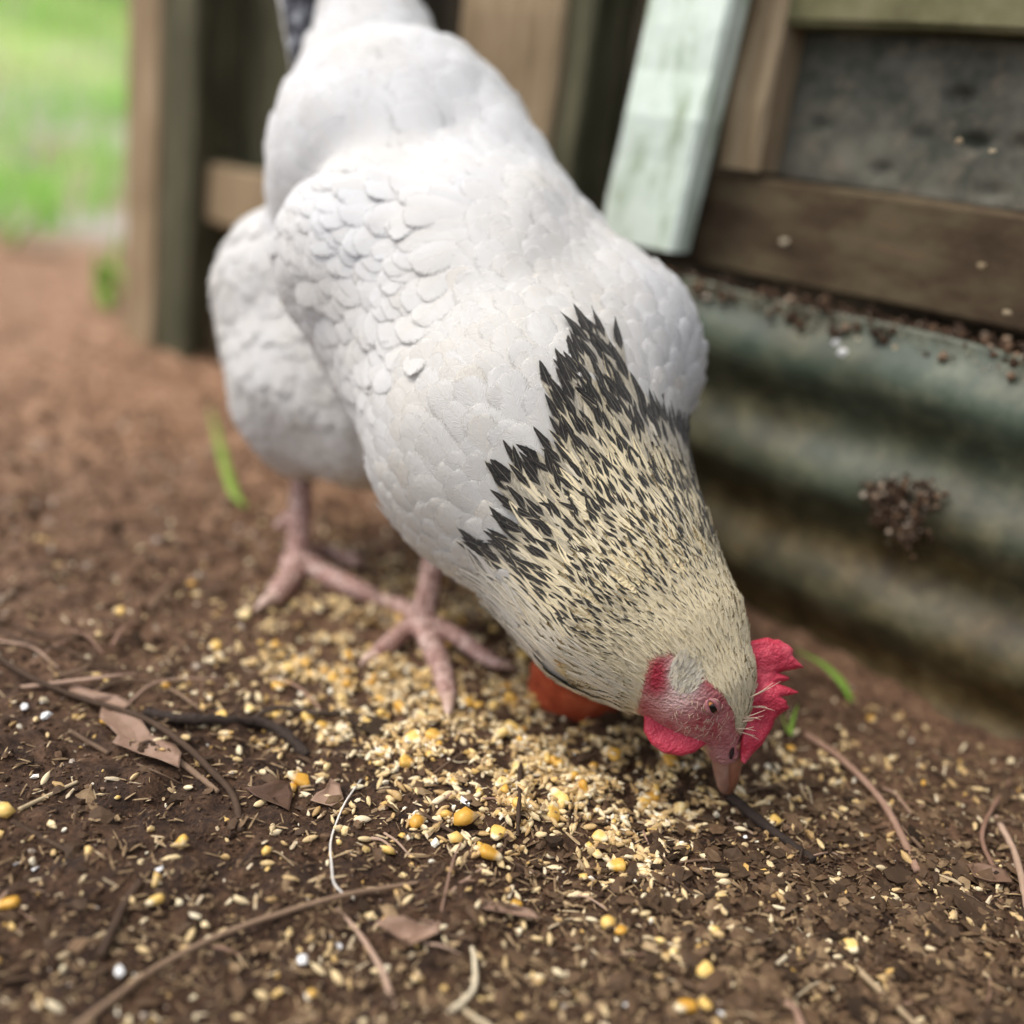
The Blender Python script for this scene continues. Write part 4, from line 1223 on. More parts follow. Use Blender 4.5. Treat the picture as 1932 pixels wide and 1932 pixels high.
near_g = sample(n_ind, lambda x, y: np.clip(dens_g(x, y), 0, .45) * (y > 1385), y0=1385, y1=1925, x0=0, x1=1932)
allp = np.vstack([spots, near_g])
for i, q in enumerate(allp):
    o = obj('barley_grain', gmesh[i % 4])
    s = random.uniform(.72, 1.12)
    a = math.radians(GR[i][2]) if i < len(GR) else random.uniform(0, 6.28)
    o.matrix_world = Matrix.Translation(Vector((q[0], q[1], q[2] + .0009 + float(heap_z(q[None])[0]) * random.random()))) @ (grain_rot(a, .12 if i < len(GR) else .3)).to_4x4() @ Matrix.Scale(s, 4)
    tag(o, GL1, 'grain', GG)
n = 2700
p = sample(n, dens_g)
p = p[clear_of_feet(p, .009)]; n = len(p)
p[:, 2] += .0008 + heap_z(p) * rng.random(n)
RR = rot_rand(n, .35) @ np.stack([np.array(Matrix.Rotation(a, 3, 'X')) for a in rng.uniform(0, 6.28, n)])
s = rng.uniform(.5, 1.1, n)
m = scatter_mesh('grain_heap', GV, GF, p, RR, s[:, None] * rng.uniform(.8, 1.15, (n, 3)), M['barley_s'], rng.random(n), .18)
for poly in m.polygons: pass
m.polygons.foreach_set('use_smooth', np.ones(len(m.polygons), bool))
tag(obj('grain_heap', m), 'thick scatter of pale feed grain heaped around the feet of the hen', 'grain', kind='stuff')

# bits of cracked grain and meal between the whole grains
n = 2300
p = sample(n, lambda x, y: np.clip(heap_density(x, y) * .5 + .018, 0, 1))
size = .0006 + .0019 * rng.random(n) ** 1.6
p[:, 2] += size * .4 + heap_z(p) * rng.random(n)
m = scatter_mesh('cracked_grain', IV * np.array([1, .75, .55]), IF, p, rot_rand(n), size, M['cracked'], rng.random(n), .4)
tag(obj('cracked_grain', m), 'cracked bits of grain and meal filling the heap', 'cracked grain', kind='stuff')

# maize: whole kernels and broken bits
def kernel_geo(seg=12, rings=9, L=.0105, W=.0082, T=.0046, seed=0):
    g = np.random.default_rng(seed)
    v = []; f = []
    for i in range(rings + 1):
        t = i / rings
        x = -L / 2 + L * t
        w = (.34 + .66 * min(1, t / .62) ** .85) if t < .75 else math.sqrt(max(0, 1 - ((t - .75) / .25) ** 2.6)) * .97 + .03
        if i == 0: w = .12
        h = (.55 + .45 * min(1, t / .5)) * (1 if t < .8 else math.sqrt(max(0, 1 - ((t - .8) / .2) ** 2.2)) * .92 + .08)
        if i == 0: h = .18
        for j in range(seg):
            a = 2 * math.pi * j / seg
            c, s_ = math.cos(a), math.sin(a)
            e = .72
            y = math.copysign(abs(c) ** e, c) * W / 2 * w; z = math.copysign(abs(s_) ** e, s_) * T / 2 * h
            if z > 0: z -= .0009 * math.exp(-(y / .0018) ** 2) * math.exp(-((t - .35) / .28) ** 2)
            v.append((x + g.normal() * .00012, y + g.normal() * .00012, z + g.normal() * .00012))
    for i in range(rings):
        for j in range(seg):
            f.append((i * seg + j, i * seg + (j + 1) % seg, (i + 1) * seg + (j + 1) % seg, (i + 1) * seg + j))
    f.append(tuple(range(seg - 1, -1, -1))); f.append(tuple(rings * seg + j for j in range(seg)))
    return v, f
kmesh = [mesh('maize_kernel', *kernel_geo(seed=i, L=l, W=w, T=t), M['maize']) for i, (l, w, t) in enumerate([(.0108, .0080, .0046), (.0095, .0086, .0050), (.0120, .0072, .0044), (.0088, .0074, .0052)])]
def shard_geo(seed, L=.0062):
    g = np.random.default_rng(seed)
    v = IV * (1 + (g.random((12, 1)) - .5) * .75) * np.array([1, .8, .62]) * L * .55
    v[:, 2] = np.maximum(v[:, 2], -L * .16); v[:, 0] = np.minimum(v[:, 0], L * .42)
    return v
smesh = [mesh('maize_piece', shard_geo(90 + i), IF, M['maize']) for i in range(6)]
KG = 'maize kernels in the scattered feed'
KER = [(565, 1470, 0, 2, 1.18, 'largest long yellow maize kernel lying lengthwise on the soil at the left'),
       (925, 1621, 172, 0, 1.08, 'plump orange maize kernel alone on dark soil nearest the front of the feed'),
       (937, 1580, 70, 1, .95, 'yellow maize kernel showing its pale germ, just behind the plump orange kernel'),
       (460, 1164, 5, 1, .95, 'bright yellow maize kernel beside the claw of the rear foot'),
       (1603, 1793, 100, 1, 1.0, 'glossy amber maize kernel alone on the dark bark litter at the right'),
       (1333, 1843, 140, 3, 1.05, 'yellow maize kernel with a dark dent at the front right'),
       (1162, 1637, 10, 1, 1.02, 'half pale maize kernel on the dark soil below the head of the hen'),
       (208, 1365, 160, 2, .95, 'orange maize kernel resting on the dead leaf at the left'),
       (1460, 1555, 60, 3, .85, 'small orange maize kernel to the right of the beak'),
       (972, 1715, 80, 3, .82, 'small yellow maize kernel beside a strip of bark'),
       (415, 1352, 30, 1, .88, 'pale yellow maize kernel left of the heap, above the dark twigs'),
       (605, 1368, 70, 2, .85, 'upright yellow maize kernel at the left edge of the heap'),
       (858, 1480, 95, 1, .80, 'cracked maize kernel ringed with yellow around a white core'),
       (10, 1712, 20, 2, 1.0, 'blurred orange maize kernel at the left border'),
       (290, 1697, 60, 1, .85, 'pale maize kernel beside a blurred dark stick'),
       (1025, 1475, 60, 3, .8, None), (712, 1372, 70, 2, .9, None), (730, 1300, 40, 1, .8, None), (540, 1262, 10, 1, .95, None), (525, 1300, 120, 0, .9, None), (655, 1240, 60, 1, .9, None), (800, 1275, 20, 1, .85, None), (1000, 1305, 20, 1, 1.0, None), (1040, 1330, 60, 3, .9, None), (405, 1220, 50, 3, .9, None), (225, 1157, 0, 3, .8, None), (360, 1105, 0, 3, .8, None), (470, 1345, 80, 1, .7, None), (1085, 1320, 10, 1, .95, None), (690, 1365, 10, 0, .9, None), (625, 1275, 30, 2, .8, None), (880, 1330, 50, 1, .85, None), (1290, 1905, 40, 0, 1.0, 'pale maize kernel cut by the lower border')]
kp = px_to_ground([k[0] for k in KER], [k[1] for k in KER])
def put_kernel(q, deg, k, s, label, lift=.0020, tilt=.15):
    o = obj('maize_kernel', kmesh[k])
    o.matrix_world = Matrix.Translation(Vector((q[0], q[1], q[2] + lift * s))) @ (Matrix.Rotation(math.radians(deg), 3, 'Z') @ Matrix.Rotation(random.gauss(0, tilt), 3, 'Y') @ Matrix.Rotation(random.gauss(0, tilt * 2), 3, 'X')).to_4x4() @ Matrix.Scale(s, 4)
    tag(o, label or 'yellow maize kernel among the pale grain of the heap', 'maize kernel', KG)
for q, k in zip(kp, KER): put_kernel(q, k[2], k[3], k[4] * .88, k[5])
p = sample(46, lambda x, y: np.clip(heap_density(x, y) - .45, 0, 1) * .5)
p = p[clear_of_feet(p)]
for q in p: put_kernel(q, random.uniform(0, 360), random.randrange(4), random.uniform(.7, .95), None, .0030, .4)
PIE = [(552, 1492, .9, 'small broken piece of maize touching the largest long kernel'), (875, 1553, 1.75, 'large crumbly broken maize kernel in front of the heap'), (785, 1558, 1.25, 'broken maize piece left of the crumbly kernel'), (733, 1611, 1.15, 'angular pale maize piece alone on dark soil at the front left of the feed'),
       (640, 1592, .55, 'tiny yellow maize piece beside the white stalk'), (714, 1448, .8, 'square yellow maize piece at the near edge of the heap'), (222, 1507, .55, 'tiny yellow maize piece alone on bare soil at the left'), (1146, 1745, 1.15, 'pale crumbly maize piece paired with an orange one'), (1170, 1762, 1.0, 'orange maize piece paired with a pale crumbly one'),
       (343, 1592, 1.15, 'jagged cream maize husk on the bare soil'), (8, 1538, 1.35, 'pale maize piece at the left border'), (1100, 1657, .8, 'pale maize piece below the head, nearest the front'), (860, 1590, 1.1, None), (840, 1545, .9, None), (905, 1500, .8, None), (965, 1530, .9, None), (1000, 1520, .8, None), (1350, 1760, .8, None), (1500, 1820, .6, None), (1380, 1640, .7, None), (1440, 1650, .7, None), (1365, 1700, .7, None), (1245, 1780, .9, None), (1270, 1800, .8, None), (760, 1580, .6, None), (545, 1290, .9, None), (1330, 1902, 1.0, None)]
pp = px_to_ground([k[0] for k in PIE], [k[1] for k in PIE])
def put_piece(q, s, label):
    o = obj('maize_piece', smesh[random.randrange(6)])
    o.matrix_world = Matrix.Translation(Vector((q[0], q[1], q[2] + .0014 * s))) @ (Matrix.Rotation(random.uniform(0, 6.28), 3, 'Z') @ Matrix.Rotation(random.gauss(0, .3), 3, 'X')).to_4x4() @ Matrix.Scale(s, 4)
    tag(o, label or 'broken yellow bit of maize in the scattered feed', 'maize piece', 'broken maize in the scattered feed')
for q, k in zip(pp, PIE): put_piece(q, k[2], k[3])
p = sample(115, lambda x, y: np.clip(heap_density(x, y) * .5 + .006, 0, 1) * (y > 1080))
p = p[clear_of_feet(p)]
for q in p: put_piece(q + np.array([0, 0, float(heap_z(q[None])[0]) * .8]), random.uniform(.5, 1.05), None)

# husks and chaff mixed into the feed
n = 2200
p = sample(n, lambda x, y: np.clip(heap_density(x, y) * .5 + .02, 0, 1))
ln = .003 + .006 * rng.random(n) ** 1.5; wd_ = .0008 + .0012 * rng.random(n)
p[:, 2] += .001 + heap_z(p) * rng.random(n)
m = scatter_mesh('chaff', TV, TF, p, rot_rand(n, .35), np.stack([ln, wd_, wd_ * .45], 1), M['splinter'], np.clip(rng.normal(.72, .2, n), 0, 1), .2)
tag(obj('chaff', m), 'flat husks and chaff mixed with the scattered feed', 'chaff', kind='stuff')
# rotted bark flakes right of the hen, dark tone stands in for shade
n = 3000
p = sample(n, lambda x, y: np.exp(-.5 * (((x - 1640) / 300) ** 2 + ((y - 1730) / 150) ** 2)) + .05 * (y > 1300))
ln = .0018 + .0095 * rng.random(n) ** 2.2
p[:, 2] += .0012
m = scatter_mesh('shade_mulch', TV, TF, p, rot_rand(n, .30), np.stack([ln, ln * rng.uniform(.3, .8, n), ln * .22], 1), M['splinter'], np.clip(rng.normal(.17, .17, n), 0, .75), .25)
tag(obj('shade_mulch', m), 'rotted flakes of bark carpeting the soil to the right of the hen, dark in place of shade', 'shade_mulch', kind='stuff')
# chips of bark
CV = np.array([(math.cos(a) * r, math.sin(a) * r, z) for z in (-.09, .09) for a, r in zip(np.linspace(0, 2 * math.pi, 7, endpoint=False), (.5, .42, .52, .38, .5, .45, .36))])
CF = [(6, 5, 4, 3, 2, 1, 0), (7, 8, 9, 10, 11, 12, 13)] + [(j, (j + 1) % 7, 7 + (j + 1) % 7, 7 + j) for j in range(7)]
cmesh = []
for i in range(7):
    g = np.random.default_rng(200 + i)
    v = CV * np.array([1, g.uniform(.45, .85), 1]) * .009; v[:, :2] *= 1 + (g.random((14, 1)) - .5) * .4; v[:, 2] += (g.random(14) - .5) * .0012
    cmesh.append(mesh('bark_chip', v, CF, M['chip'], smooth=False))
CHP = [(1690, 1660, 1.6), (1600, 1650, 1.1), (1535, 1610, .9), (1800, 1700, 1.9), (1570, 1680, .9), (1470, 1670, 1.0), (1440, 1640, .9), (1490, 1790, .9), (1555, 1755, 1.0), (1420, 1560, .9), (1395, 1530, 1.0), (1860, 1650, 1.1), (1710, 1780, 1.1), (1620, 1720, 1.0), (1760, 1830, 1.3), (1655, 1905, 1.4), (1480, 1880, .9), (1330, 1550, 1.0), (1270, 1610, .9), (1240, 1640, .8), (1600, 1590, .9), (1650, 1550, .8)]
chp = px_to_ground([c[0] for c in CHP], [c[1] for c in CHP])
more = sample(150, lambda x, y: .7 * np.exp(-.5 * (((x - 1650) / 240) ** 2 + ((y - 1720) / 120) ** 2)) + .035, y0=1150)
def put_chip(q, s):
    o = obj('bark_chip', cmesh[random.randrange(7)])
    o.matrix_world = Matrix.Translation(Vector((q[0], q[1], q[2] + .0013))) @ (Matrix.Rotation(random.uniform(0, 6.28), 3, 'Z') @ Matrix.Rotation(random.gauss(0, .28), 3, 'X') @ Matrix.Rotation(random.gauss(0, .22), 3, 'Y')).to_4x4() @ Matrix.Scale(s, 4)
    tag(o, 'dark flat chip of bark lying in the litter on the soil', 'bark chip', 'bark chips in the litter')
for q, c in zip(chp, CHP): put_chip(q, c[2])
for q in more: put_chip(q, random.uniform(.45, 1.25))

# twigs and stalks traced where they lie
def twig(pts, w0, w1, mat, label, name='twig', cat='twig', group=None, lift=.0, rough=.12, n=None, arch=0.0, flat=1.0):
    """w in pixels at that place"""
    q = []
    for i, (a, b) in enumerate(pts):
        p = Pg(a, b); d = pix(p)[2]
        f = i / (len(pts) - 1); r = (w0 + (w1 - w0) * f) / 2 * float(d) / FPX
        q.append(p + np.array([0, 0, r * .7 + lift * math.sin(math.pi * f) + arch * f]))
    d0, d1 = (float(pix(k)[2]) / FPX / 2 for k in (q[0], q[-1]))
    c = np.mean(q, 0)
    v, f = tube(np.array(q) - c, [w0 * d0, (w0 * d0 + w1 * d1) / 2, w1 * d1], n or max(14, len(pts) * 9), 7, rough=rough, flat=flat)
    o = obj(name, mesh(name, v, f, M[mat]), loc=c)
    return tag(o, label, cat, group)
twig([(-40, 1215), (0, 1250), (60, 1292), (150, 1332), (260, 1368), (335, 1412), (400, 1470), (440, 1512), (455, 1572)], 10, 15, 'twig', 'long brown stalk running down from the left border and bending to a blunt end', lift=.004)
twig([(338, 1440), (375, 1468), (412, 1498)], 13, 11, 'twig', 'leaf stalk end pointing right beside the bent brown stalk')
twig([(36, 1530), (90, 1504), (146, 1477)], 9, 7, 'straw', 'straight pale straw on bare soil at the left')
twig([(22, 1553), (70, 1580), (128, 1610)], 13, 12, 'twig', 'short thick brown twig under the straight pale straw', rough=.2)
twig([(266, 1668), (232, 1735), (190, 1812)], 16, 22, 'twig', 'thick blurred dark stick in the left foreground', lift=.004)
twig([(110, 1812), (185, 1770), (240, 1752)], 12, 8, 'straw', 'pale blurred straw leaning on the thick dark stick')
twig([(120, 1960), (210, 1900), (305, 1838), (440, 1773), (626, 1711), (720, 1687), (790, 1668)], 15, 9, 'twig', 'longest thin brown stem crossing the foreground from the lower left', lift=.004)
twig([(683, 1470), (655, 1515), (638, 1555), (623, 1604), (625, 1650), (630, 1676), (652, 1692)], 3.5, 4.5, 'stalk', 'thin bright white stalk bent like a hook', lift=.004)
twig([(636, 1716), (676, 1782), (717, 1850), (746, 1912)], 7, 15, 'twig_tan', 'thin stem with a swollen end in the centre foreground', lift=.005)
twig([(982, 1438), (978, 1515), (976, 1580)], 12, 7, 'twig', 'short twig pointing at the viewer from the near edge of the heap', lift=.003, rough=.25)
twig([(795, 1536), (859, 1576), (925, 1605), (960, 1628), (1040, 1662)], 8, 9, 'twig', 'dark twig lying behind the plump orange kernel')
twig([(912, 1641), (880, 1662), (848, 1686)], 8, 6, 'twig_tan', 'short tan twig leading away from the plump orange kernel')
twig([(870, 1590), (850, 1650), (826, 1752)], 3.5, 4, 'twig_tan', 'hair thin stem standing up in the centre foreground', lift=.004)
twig([(1520, 1390), (1583, 1447), (1650, 1522), (1691, 1583), (1730, 1648)], 13, 15, 'twig_tan', 'long pinkish brown stalk lying to the right of the hen', lift=.005)
twig([(1878, 1545), (1914, 1616), (1934, 1700), (1945, 1760)], 12, 15, 'twig_tan', 'pinkish brown stalk cut by the right border')
twig([(1905, 1475), (1870, 1535), (1850, 1580), (1853, 1612), (1880, 1650)], 9, 9, 'twig_tan', 'curled pale tendril near the right border', lift=.004)
twig([(1375, 1508), (1447, 1566), (1535, 1628)], 22, 16, 'twig_dark', 'thick dark rotten stick right of the beak')
twig([(1438, 1842), (1485, 1805), (1532, 1760)], 9, 7, 'straw', 'olive straw lying across the dark litter')
twig([(1276, 1540), (1329, 1566), (1408, 1588)], 6, 4, 'twig', 'thin dark twig below the beak')
twig([(1372, 1547), (1410, 1568), (1450, 1592)], 5, 4, 'twig_tan', 'thin pale tipped twig beside the thick rotten stick')
twig([(1700, 1562), (1820, 1684), (1940, 1775)], 7, 8, 'twig', 'long thin brown twig slanting down to the right border')
twig([(1612, 1828), (1684, 1897), (1740, 1950)], 14, 12, 'straw', 'broad olive stalk at the lower right')
twig([(275, 1352), (330, 1368), (400, 1374), (491, 1379), (540, 1400), (580, 1432)], 22, 20, 'twig_dark', 'dark crooked rotten root lying behind the bent stalk', rough=.28, lift=.003)
twig([(470, 1362), (520, 1352), (590, 1362), (640, 1350)], 9, 12, 'twig_dark', 'second dark curved twig arching over the rotten root', lift=.005)
twig([(130, 1381), (165, 1402), (205, 1425)], 10, 10, 'twig', 'short brown twig in front of the dead leaf')
twig([(1480, 1895), (1500, 1915), (1520, 1960)], 16, 15, 'twig_tan', 'short blurred brown twig at the lower border')
twig([(845, 1915), (890, 1885), (893, 1830), (890, 1790)], 11, 9, 'straw', 'forked pale straw standing in the foreground', lift=.004)
twig([(893, 1850), (870, 1900), (930, 1945)], 12, 10, 'straw', 'pale straw crossing the forked one at the lower border')
for pts, w in ([(0, 1192), (50, 1221), (132, 1244), (165, 1257), (215, 1266)], 7), ([(20, 1180), (80, 1210), (150, 1225), (200, 1255)], 5), ([(60, 1250), (120, 1225), (190, 1195)], 6), ([(284, 1150), (315, 1120), (346, 1094)], 8), ([(212, 1222), (235, 1200), (262, 1178)], 10), ([(130, 1190), (165, 1215), (195, 1235)], 6), ([(0, 1212), (60, 1235), (110, 1262)], 6), ([(100, 1280), (160, 1270), (180, 1240), (170, 1225)], 4), ([(40, 1300), (130, 1300), (210, 1290), (260, 1275)], 9), ([(150, 1320), (230, 1300), (300, 1290)], 8), ([(240, 1330), (300, 1300), (420, 1280)], 5), ([(320, 1300), (360, 1340), (400, 1360)], 6), ([(510, 1280), (560, 1310), (610, 1345)], 7):
    twig(pts, w, w * .7, random.choice(['twig', 'twig_tan', 'twig']), 'thin dry twig in the tangle by the left border', group='tangle of twigs on the left', lift=.004)
for i in range(62):
    x, y = random.uniform(-40, 1990), random.uniform(1420, 1930)
    if i % 2: x = random.uniform(700, 1980); y = random.uniform(1480, 1930)
    L = random.uniform(30, 120); a = random.gauss(.5, .6)
    pts = [(x, y), (x + L * .5 * math.cos(a) + random.gauss(0, 6), y + L * .35 * math.sin(a)), (x + L * math.cos(a), y + L * .7 * math.sin(a) + random.gauss(0, 6))]
    q = px_to_ground([k[0] for k in pts], [k[1] for k in pts])
    if behind_wall(q).any(): continue
    twig(pts, random.uniform(3, 8), random.uniform(2, 5), random.choice(['twig', 'twig', 'twig_tan', 'straw']), 'thin broken twig or straw lying loose on the littered soil', group='loose twigs on the soil', lift=random.uniform(0, .003))

# dead leaves
def leaf(name, poly, label, mat='leaf', curl=.004, lift=.0015, parts=True):
    pl = np.array(poly, float); c = pl.mean(0)
    rings = [1.0, .8, .55, .28]
    V = []; nn_ = len(pl)
    for rr in rings:
        for a in pl: V.append(c + (a - c) * rr)
    V.append(c); V = np.array(V)
    g = px_to_ground(V[:, 0], V[:, 1])
    base = g.mean(0)
    e = np.concatenate([np.full(nn_, r) for r in rings] + [np.zeros(1)])
    g[:, 2] = base[2] + (g[:, 2] - base[2]) * .5 + lift + curl * e ** 2 * (.6 + 1.2 * noise(V[:, 0] / 40, V[:, 1] / 40, s=81)) + .0008 * noise(V[:, 0] / 12, V[:, 1] / 12, s=82)
    Fc = []
    for k in range(len(rings) - 1):
        for j in range(nn_): Fc.append((k * nn_ + j, k * nn_ + (j + 1) % nn_, (k + 1) * nn_ + (j + 1) % nn_, (k + 1) * nn_ + j))
    o0 = (len(rings) - 1) * nn_
    for j in range(nn_): Fc.append((o0 + j, o0 + (j + 1) % nn_, len(V) - 1))
    nb_ = len(g); low = g.copy(); low[:, 2] -= .0004
    Fc2 = Fc + [tuple(i + nb_ for i in q[::-1]) for q in Fc] + [(j + nb_, (j + 1) % nn_ + nb_, (j + 1) % nn_, j) for j in range(nn_)]
    o = obj(name, mesh(name, np.vstack([g, low]) - base, Fc2, M[mat]), loc=base)
    return tag(o, label, 'leaf')
leaf('dead_leaf', [(188, 1372), (205, 1385), (222, 1400), (212, 1412), (230, 1428), (262, 1440), (300, 1448), (338, 1462), (342, 1440), (330, 1410), (312, 1402), (285, 1392), (262, 1372), (240, 1362), (215, 1352), (192, 1350)], 'largest dead brown leaf with a nibbled edge under the bent stalk', curl=.005)
leaf('dead_leaf', [(462, 1495), (480, 1508), (505, 1522), (530, 1527), (545, 1533), (552, 1510), (545, 1498), (520, 1492), (490, 1490)], 'brown leaf scrap curving under the largest maize kernel')
leaf('dead_leaf', [(585, 1520), (600, 1528), (625, 1526), (648, 1512), (640, 1490), (622, 1484), (612, 1502), (596, 1510)], 'brown leaf scrap with a notched edge right of the largest kernel')
leaf('dead_leaf', [(705, 1770), (735, 1795), (770, 1805), (800, 1792), (828, 1780), (822, 1765), (790, 1768), (760, 1762), (725, 1760)], 'curled brown leaf in the blurred centre foreground', curl=.007)
leaf('dead_leaf', [(868, 1690), (905, 1700), (950, 1712), (1000, 1735), (1020, 1752), (985, 1745), (930, 1728), (890, 1712)], 'flat tan strip of bark like leaf in the centre foreground', curl=.002)
leaf('dead_leaf', [(120, 1310), (150, 1322), (190, 1345), (235, 1350), (250, 1335), (220, 1318), (175, 1300), (140, 1298)], 'shiny grey brown leaf under the twigs at the left', curl=.003)
leaf('dead_leaf', [(1795, 1690), (1830, 1700), (1880, 1728), (1900, 1760), (1870, 1765), (1825, 1742), (1798, 1715)], 'flat dark leaf on the litter at the right', mat='chip', curl=.003)
leaf('dead_leaf', [(1590, 1895), (1625, 1890), (1660, 1910), (1680, 1940), (1640, 1950), (1600, 1930)], 'dark leaf at the lower border on the right', mat='chip', curl=.003)
leaf('dead_leaf', [(1820, 1645), (1850, 1640), (1890, 1660), (1905, 1680), (1865, 1678), (1835, 1665)], 'small pale brown leaf near the right border', curl=.004)
leaf('dead_leaf', [(648, 1362), (690, 1358), (730, 1375), (740, 1392), (700, 1398), (660, 1385)], 'flat brown bark flake at the left edge of the heap', mat='chip', curl=.002, lift=.003)
# white scraps
for i, (x, y, s, lab) in enumerate([(47, 1334, 1.0, 'small white crumpled scrap among the twigs at the left'), (85, 1352, 1.15, 'white forked scrap of shell lying under the brown stalk'), (878, 1512, .8, 'greyish white scrap in the heap beside the crumbly maize'), (1215, 1635, .5, None), (1405, 1578, .5, None), (570, 1810, 1.0, 'blurred white bit in the foreground'), (640, 1785, .5, None), (300, 1640, .5, None), (225, 1830, .8, 'blurred white bit in the left foreground'), (1600, 1645, .5, None), (1390, 1610, .45, None), (30, 1630, .5, None), (65, 1640, .5, None), (1360, 1910, .6, None), (1185, 1895, .6, None), (1525, 1735, .45, None)]):
    q = Pg(x, y, .0016 * s)
    g = np.random.default_rng(300 + i)
    v = IV * (1 + (g.random((12, 1)) - .5) * 1.1) * np.array([1, .6, .45]) * .0032 * s
    o = obj('white_scrap', mesh('white_scrap', v, IF, M['white_bit'], smooth=False), loc=q); o.rotation_euler[2] = random.uniform(0, 6)
    tag(o, lab or 'tiny white speck of shell on the dark soil', 'scrap', 'white scraps on the soil')

# shard of a terracotta pot behind the neck
def shard():
    c = Pg(1075, 1300, .011)
    n_, m_ = 13, 6
    V = []; Fc = []
    for lay in (0, 1):
        for i in range(n_):
            for j in range(m_):
                a = -1.15 + 2.5 * i / (n_ - 1); z = -.013 + (.024 + .004 * math.sin(i * .55)) * j / (m_ - 1)
                rad = .026 - .0075 * lay
                z *= 1 + .06 * math.sin(i * .8)
                V.append((rad * math.sin(a) * (1 + .03 * math.sin(j * 2.2 + i)), -rad * math.cos(a) + .012, z + .0035 * math.sin(a * 2.3 + 1.2) * (j / m_)))
    k = n_ * m_
    for i in range(n_ - 1):
        for j in range(m_ - 1):
            a = i * m_ + j; Fc += [(a, a + m_, a + m_ + 1, a + 1), (k + a, k + a + 1, k + a + m_ + 1, k + a + m_)]
    for i in range(n_ - 1):
        a = i * m_; Fc += [(a, k + a, k + a + m_, a + m_)]; a += m_ - 1; Fc += [(a, a + m_, k + a + m_, k + a)]
    for j in range(m_ - 1):
        Fc += [(j, j + 1, k + j + 1, k + j)]; a = (n_ - 1) * m_ + j; Fc += [(a, k + a, k + a + 1, a + 1)]
    o = obj('pot_shard', mesh('pot_shard', V, Fc, M['terracotta']), loc=c)
    o.rotation_euler = (.35, .15, -.35)
    tag(o, 'orange red shard of terracotta lying behind the neck of the hen', 'pot shard')
shard()
# ------------------------------------------------------------------ green things
def blade_arr(n, pos, hgt, wid, bend):
    """n grass blades, each a bent strip of four quads"""
    k = 5; t = np.linspace(0, 1, k)
    a = rng.random(n) * 2 * np.pi
    dx, dy = np.cos(a), np.sin(a)
    V = np.zeros((n, k, 2, 3))
    for i, f in enumerate(t):
        off = bend * hgt * f ** 2
        cx = pos[:, 0] + dx * off; cy = pos[:, 1] + dy * off; cz = pos[:, 2] + hgt * f * (1 - .35 * bend * f)
        w = wid * (1 - f ** 1.6) * .5 + .0002
        for s, sg in enumerate((-1, 1)):
            V[:, i, s, 0] = cx - dy * w * sg; V[:, i, s, 1] = cy + dx * w * sg; V[:, i, s, 2] = cz
    f = np.array([(2 * i, 2 * i + 1, 2 * i + 3, 2 * i + 2) for i in range(k - 1)])
    fc = (f[None] + (np.arange(n) * 2 * k)[:, None, None]).reshape(-1, 4)
    return V.reshape(-1, 3), fc, 2 * k
n = 26000
xy = np.stack([rng.uniform(-5.2, 1.6, n), 1.75 + 6.5 * rng.random(n) ** 1.3], 1)
dn = noise(xy[:, 0] / .32, xy[:, 1] / .5, s=91) * 1.3 + .50 * np.clip((xy[:, 1] - 3.0) / 1.0, -.75, 1)
xy = xy[(dn > rng.random(len(xy)) * .35 - .12)]
xy = xy[(np.c_[xy, np.zeros(len(xy))] - WO) @ WN > -8]
n = len(xy)
pos = np.c_[xy, H(xy[:, 0], xy[:, 1]) - .004]
v, f, k = blade_arr(n, pos, rng.uniform(.05, .17, n), rng.uniform(.005, .011, n), rng.uniform(.1, .8, n))
m = mesh('grass', v, f, M['grass'], smooth=False, attrs={'tint': np.repeat(np.clip(.5 + 1.5 * noise(pos[:, 0] / .5, pos[:, 1] / .7, s=93) + .25 * rng.normal(size=n), 0, 1), k)})
tag(obj('grass', m), 'bright sunlit grass beyond the end of the coop', 'grass', kind='stuff')
# bushes at the far side of the grass
def bush(name, x, y, rx, rz, label, nl=2600):
    root = empty(name, (x, y, float(H(x, y)))); tag(root, label, 'bush', 'bushes beyond the grass')
    st = [tube([(0, 0, -.05), (random.gauss(0, .15), random.gauss(0, .1), rz * .6), (random.gauss(0, rx * .45), random.gauss(0, .2), rz * 1.2)], [.035, .025, .008], 10, 6) for _ in range(5)]
    obj('stem', mesh('stem', *join(st), M['trunk']), root)
    cl = rng.normal(size=(26, 3)); cl /= np.linalg.norm(cl, axis=1)[:, None]; cl = cl * rng.uniform(.4, 1, (26, 1)) * np.array([rx, rx * .7, rz * .75]) + np.array([0, 0, rz * .9])
    pos = cl[rng.integers(0, 26, nl)] + rng.normal(size=(nl, 3)) * .16
    pos[:, 2] = np.abs(pos[:, 2])
    lv = np.array([(0, 0, 0), (.5, .32, .06), (1, 0, 0), (.5, -.32, .06)]) * .085
    lf = np.array([(0, 1, 2), (0, 2, 3)])
    o = obj('foliage', scatter_mesh('foliage', lv, lf, pos, rot_rand(nl), rng.uniform(.7, 1.4, nl), M['shrub'], rng.random(nl)), root)
    o['kind'] = 'stuff'
bush('bush', -3.6, 7.8, .9, .8, 'leafy green bush at the far left beyond the grass')
bush('bush', -2.2, 8.4, .9, .9, 'leafy green bush half hidden by the corner post')
bush('bush', -5.0, 8.8, 1.0, 1.0, 'taller green bush at the left border far behind')
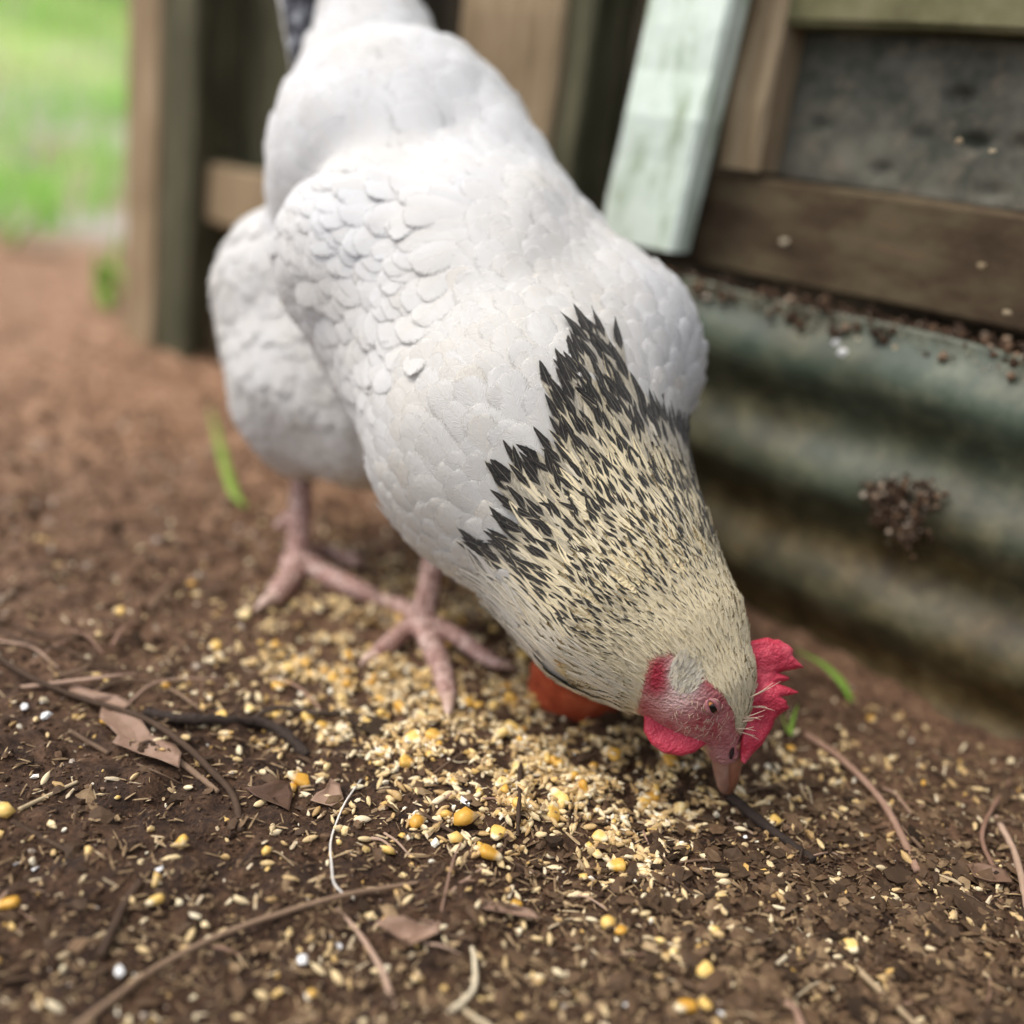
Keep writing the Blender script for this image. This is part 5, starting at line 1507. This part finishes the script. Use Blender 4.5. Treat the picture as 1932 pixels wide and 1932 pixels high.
# single blades
def blade(pts, w, label, name='grass_blade', zl=None, cat='grass blade'):
    q = []
    for i, k in enumerate(pts):
        p = Pg(k[0], k[1]) if len(k) == 2 else P(*k)
        q.append(p + (np.array([0, 0, .004]) if len(k) == 2 else 0))
    c = np.mean(q, 0)
    d = float(pix(c)[2])
    v, f = tube(np.array(q) - c, [w * .5 * d / FPX / 2, w * d / FPX / 2, w * .9 * d / FPX / 2, w * .15 * d / FPX / 2], 20, 6, flat=.35)
    tag(obj(name, mesh(name, v, f, M['grass_o']), loc=c), label, cat)
blade([(462, 965), (440, 935), (418, 860), (395, 775)], 20, 'yellow green grass blade lying on the soil left of the hen')
g0 = Pg(1604, 1330); dg = float(pix(g0)[2])
blade([(1604, 1335), (1590, 1290, dg), (1555, 1255, dg + .01), (1500, 1225, dg + .015)], 20, 'bright green grass blade arching behind the comb')
g1 = Pg(1490, 1395); dg = float(pix(g1)[2])
blade([(1490, 1400), (1494, 1365, dg), (1505, 1330, dg)], 9, 'small green seedling shoot right of the comb')
blade([(1490, 1398), (1484, 1375, dg), (1474, 1345, dg)], 8, 'second shoot of the seedling right of the comb')
g2 = Pg(200, 585); dg = float(pix(g2)[2])
blade([(205, 590), (200, 540, dg), (210, 500, dg - .02), (300, 600, dg - .12)], 22, 'green blade bowing down beside the corner post')
for a, b, c_, d_, lab_ in ((190, 585, 185, 470, 'leftmost upright green blade of the tuft by the corner post'), (200, 580, 225, 430, 'tallest green blade of the tuft by the corner post'), (215, 575, 235, 520, 'rightmost short green blade of the tuft by the corner post'), (180, 560, 215, 500, 'green blade crossing the middle of the tuft by the corner post')):
    blade([(a, b), (a * .5 + c_ * .5, b * .55 + d_ * .45, dg), (c_, d_, dg)], 20, lab_)
g3 = Pg(20, 470); dg = float(pix(g3)[2])
blade([(20, 470), (40, 440, dg), (75, 410, dg), (110, 402, dg)], 34, 'broad green blade at the left border beyond the soil')
blade([(0, 465), (10, 430, dg), (40, 400, dg), (90, 395, dg)], 30, 'second broad green blade at the left border')
# violet flower
fc_ = Pg(50, 310, .03)
root = empty('violet_flower', fc_); tag(root, 'small violet flower in the grass at the left', 'flower')
st = tube([(0, 0, -.035), (.004, 0, -.01), (0, 0, .0)], [.0016, .0014, .001], 8, 6)
obj('stem', mesh('stem', *st, M['grass_o']), root)
for i in range(5):
    a = i * 2 * math.pi / 5
    v = np.array([(0, 0, 0), (.4, .3, .12), (.85, .34, .2), (1.05, 0, .12), (.85, -.34, .2), (.4, -.3, .12)]) * .026
    Rz = np.array(Matrix.Rotation(a, 3, 'Z') @ Matrix.Rotation(-.5, 3, 'Y'))
    obj('petal', mesh('petal', v @ Rz.T, [(0, 1, 2, 3), (0, 3, 4, 5)], M['petal']), root)
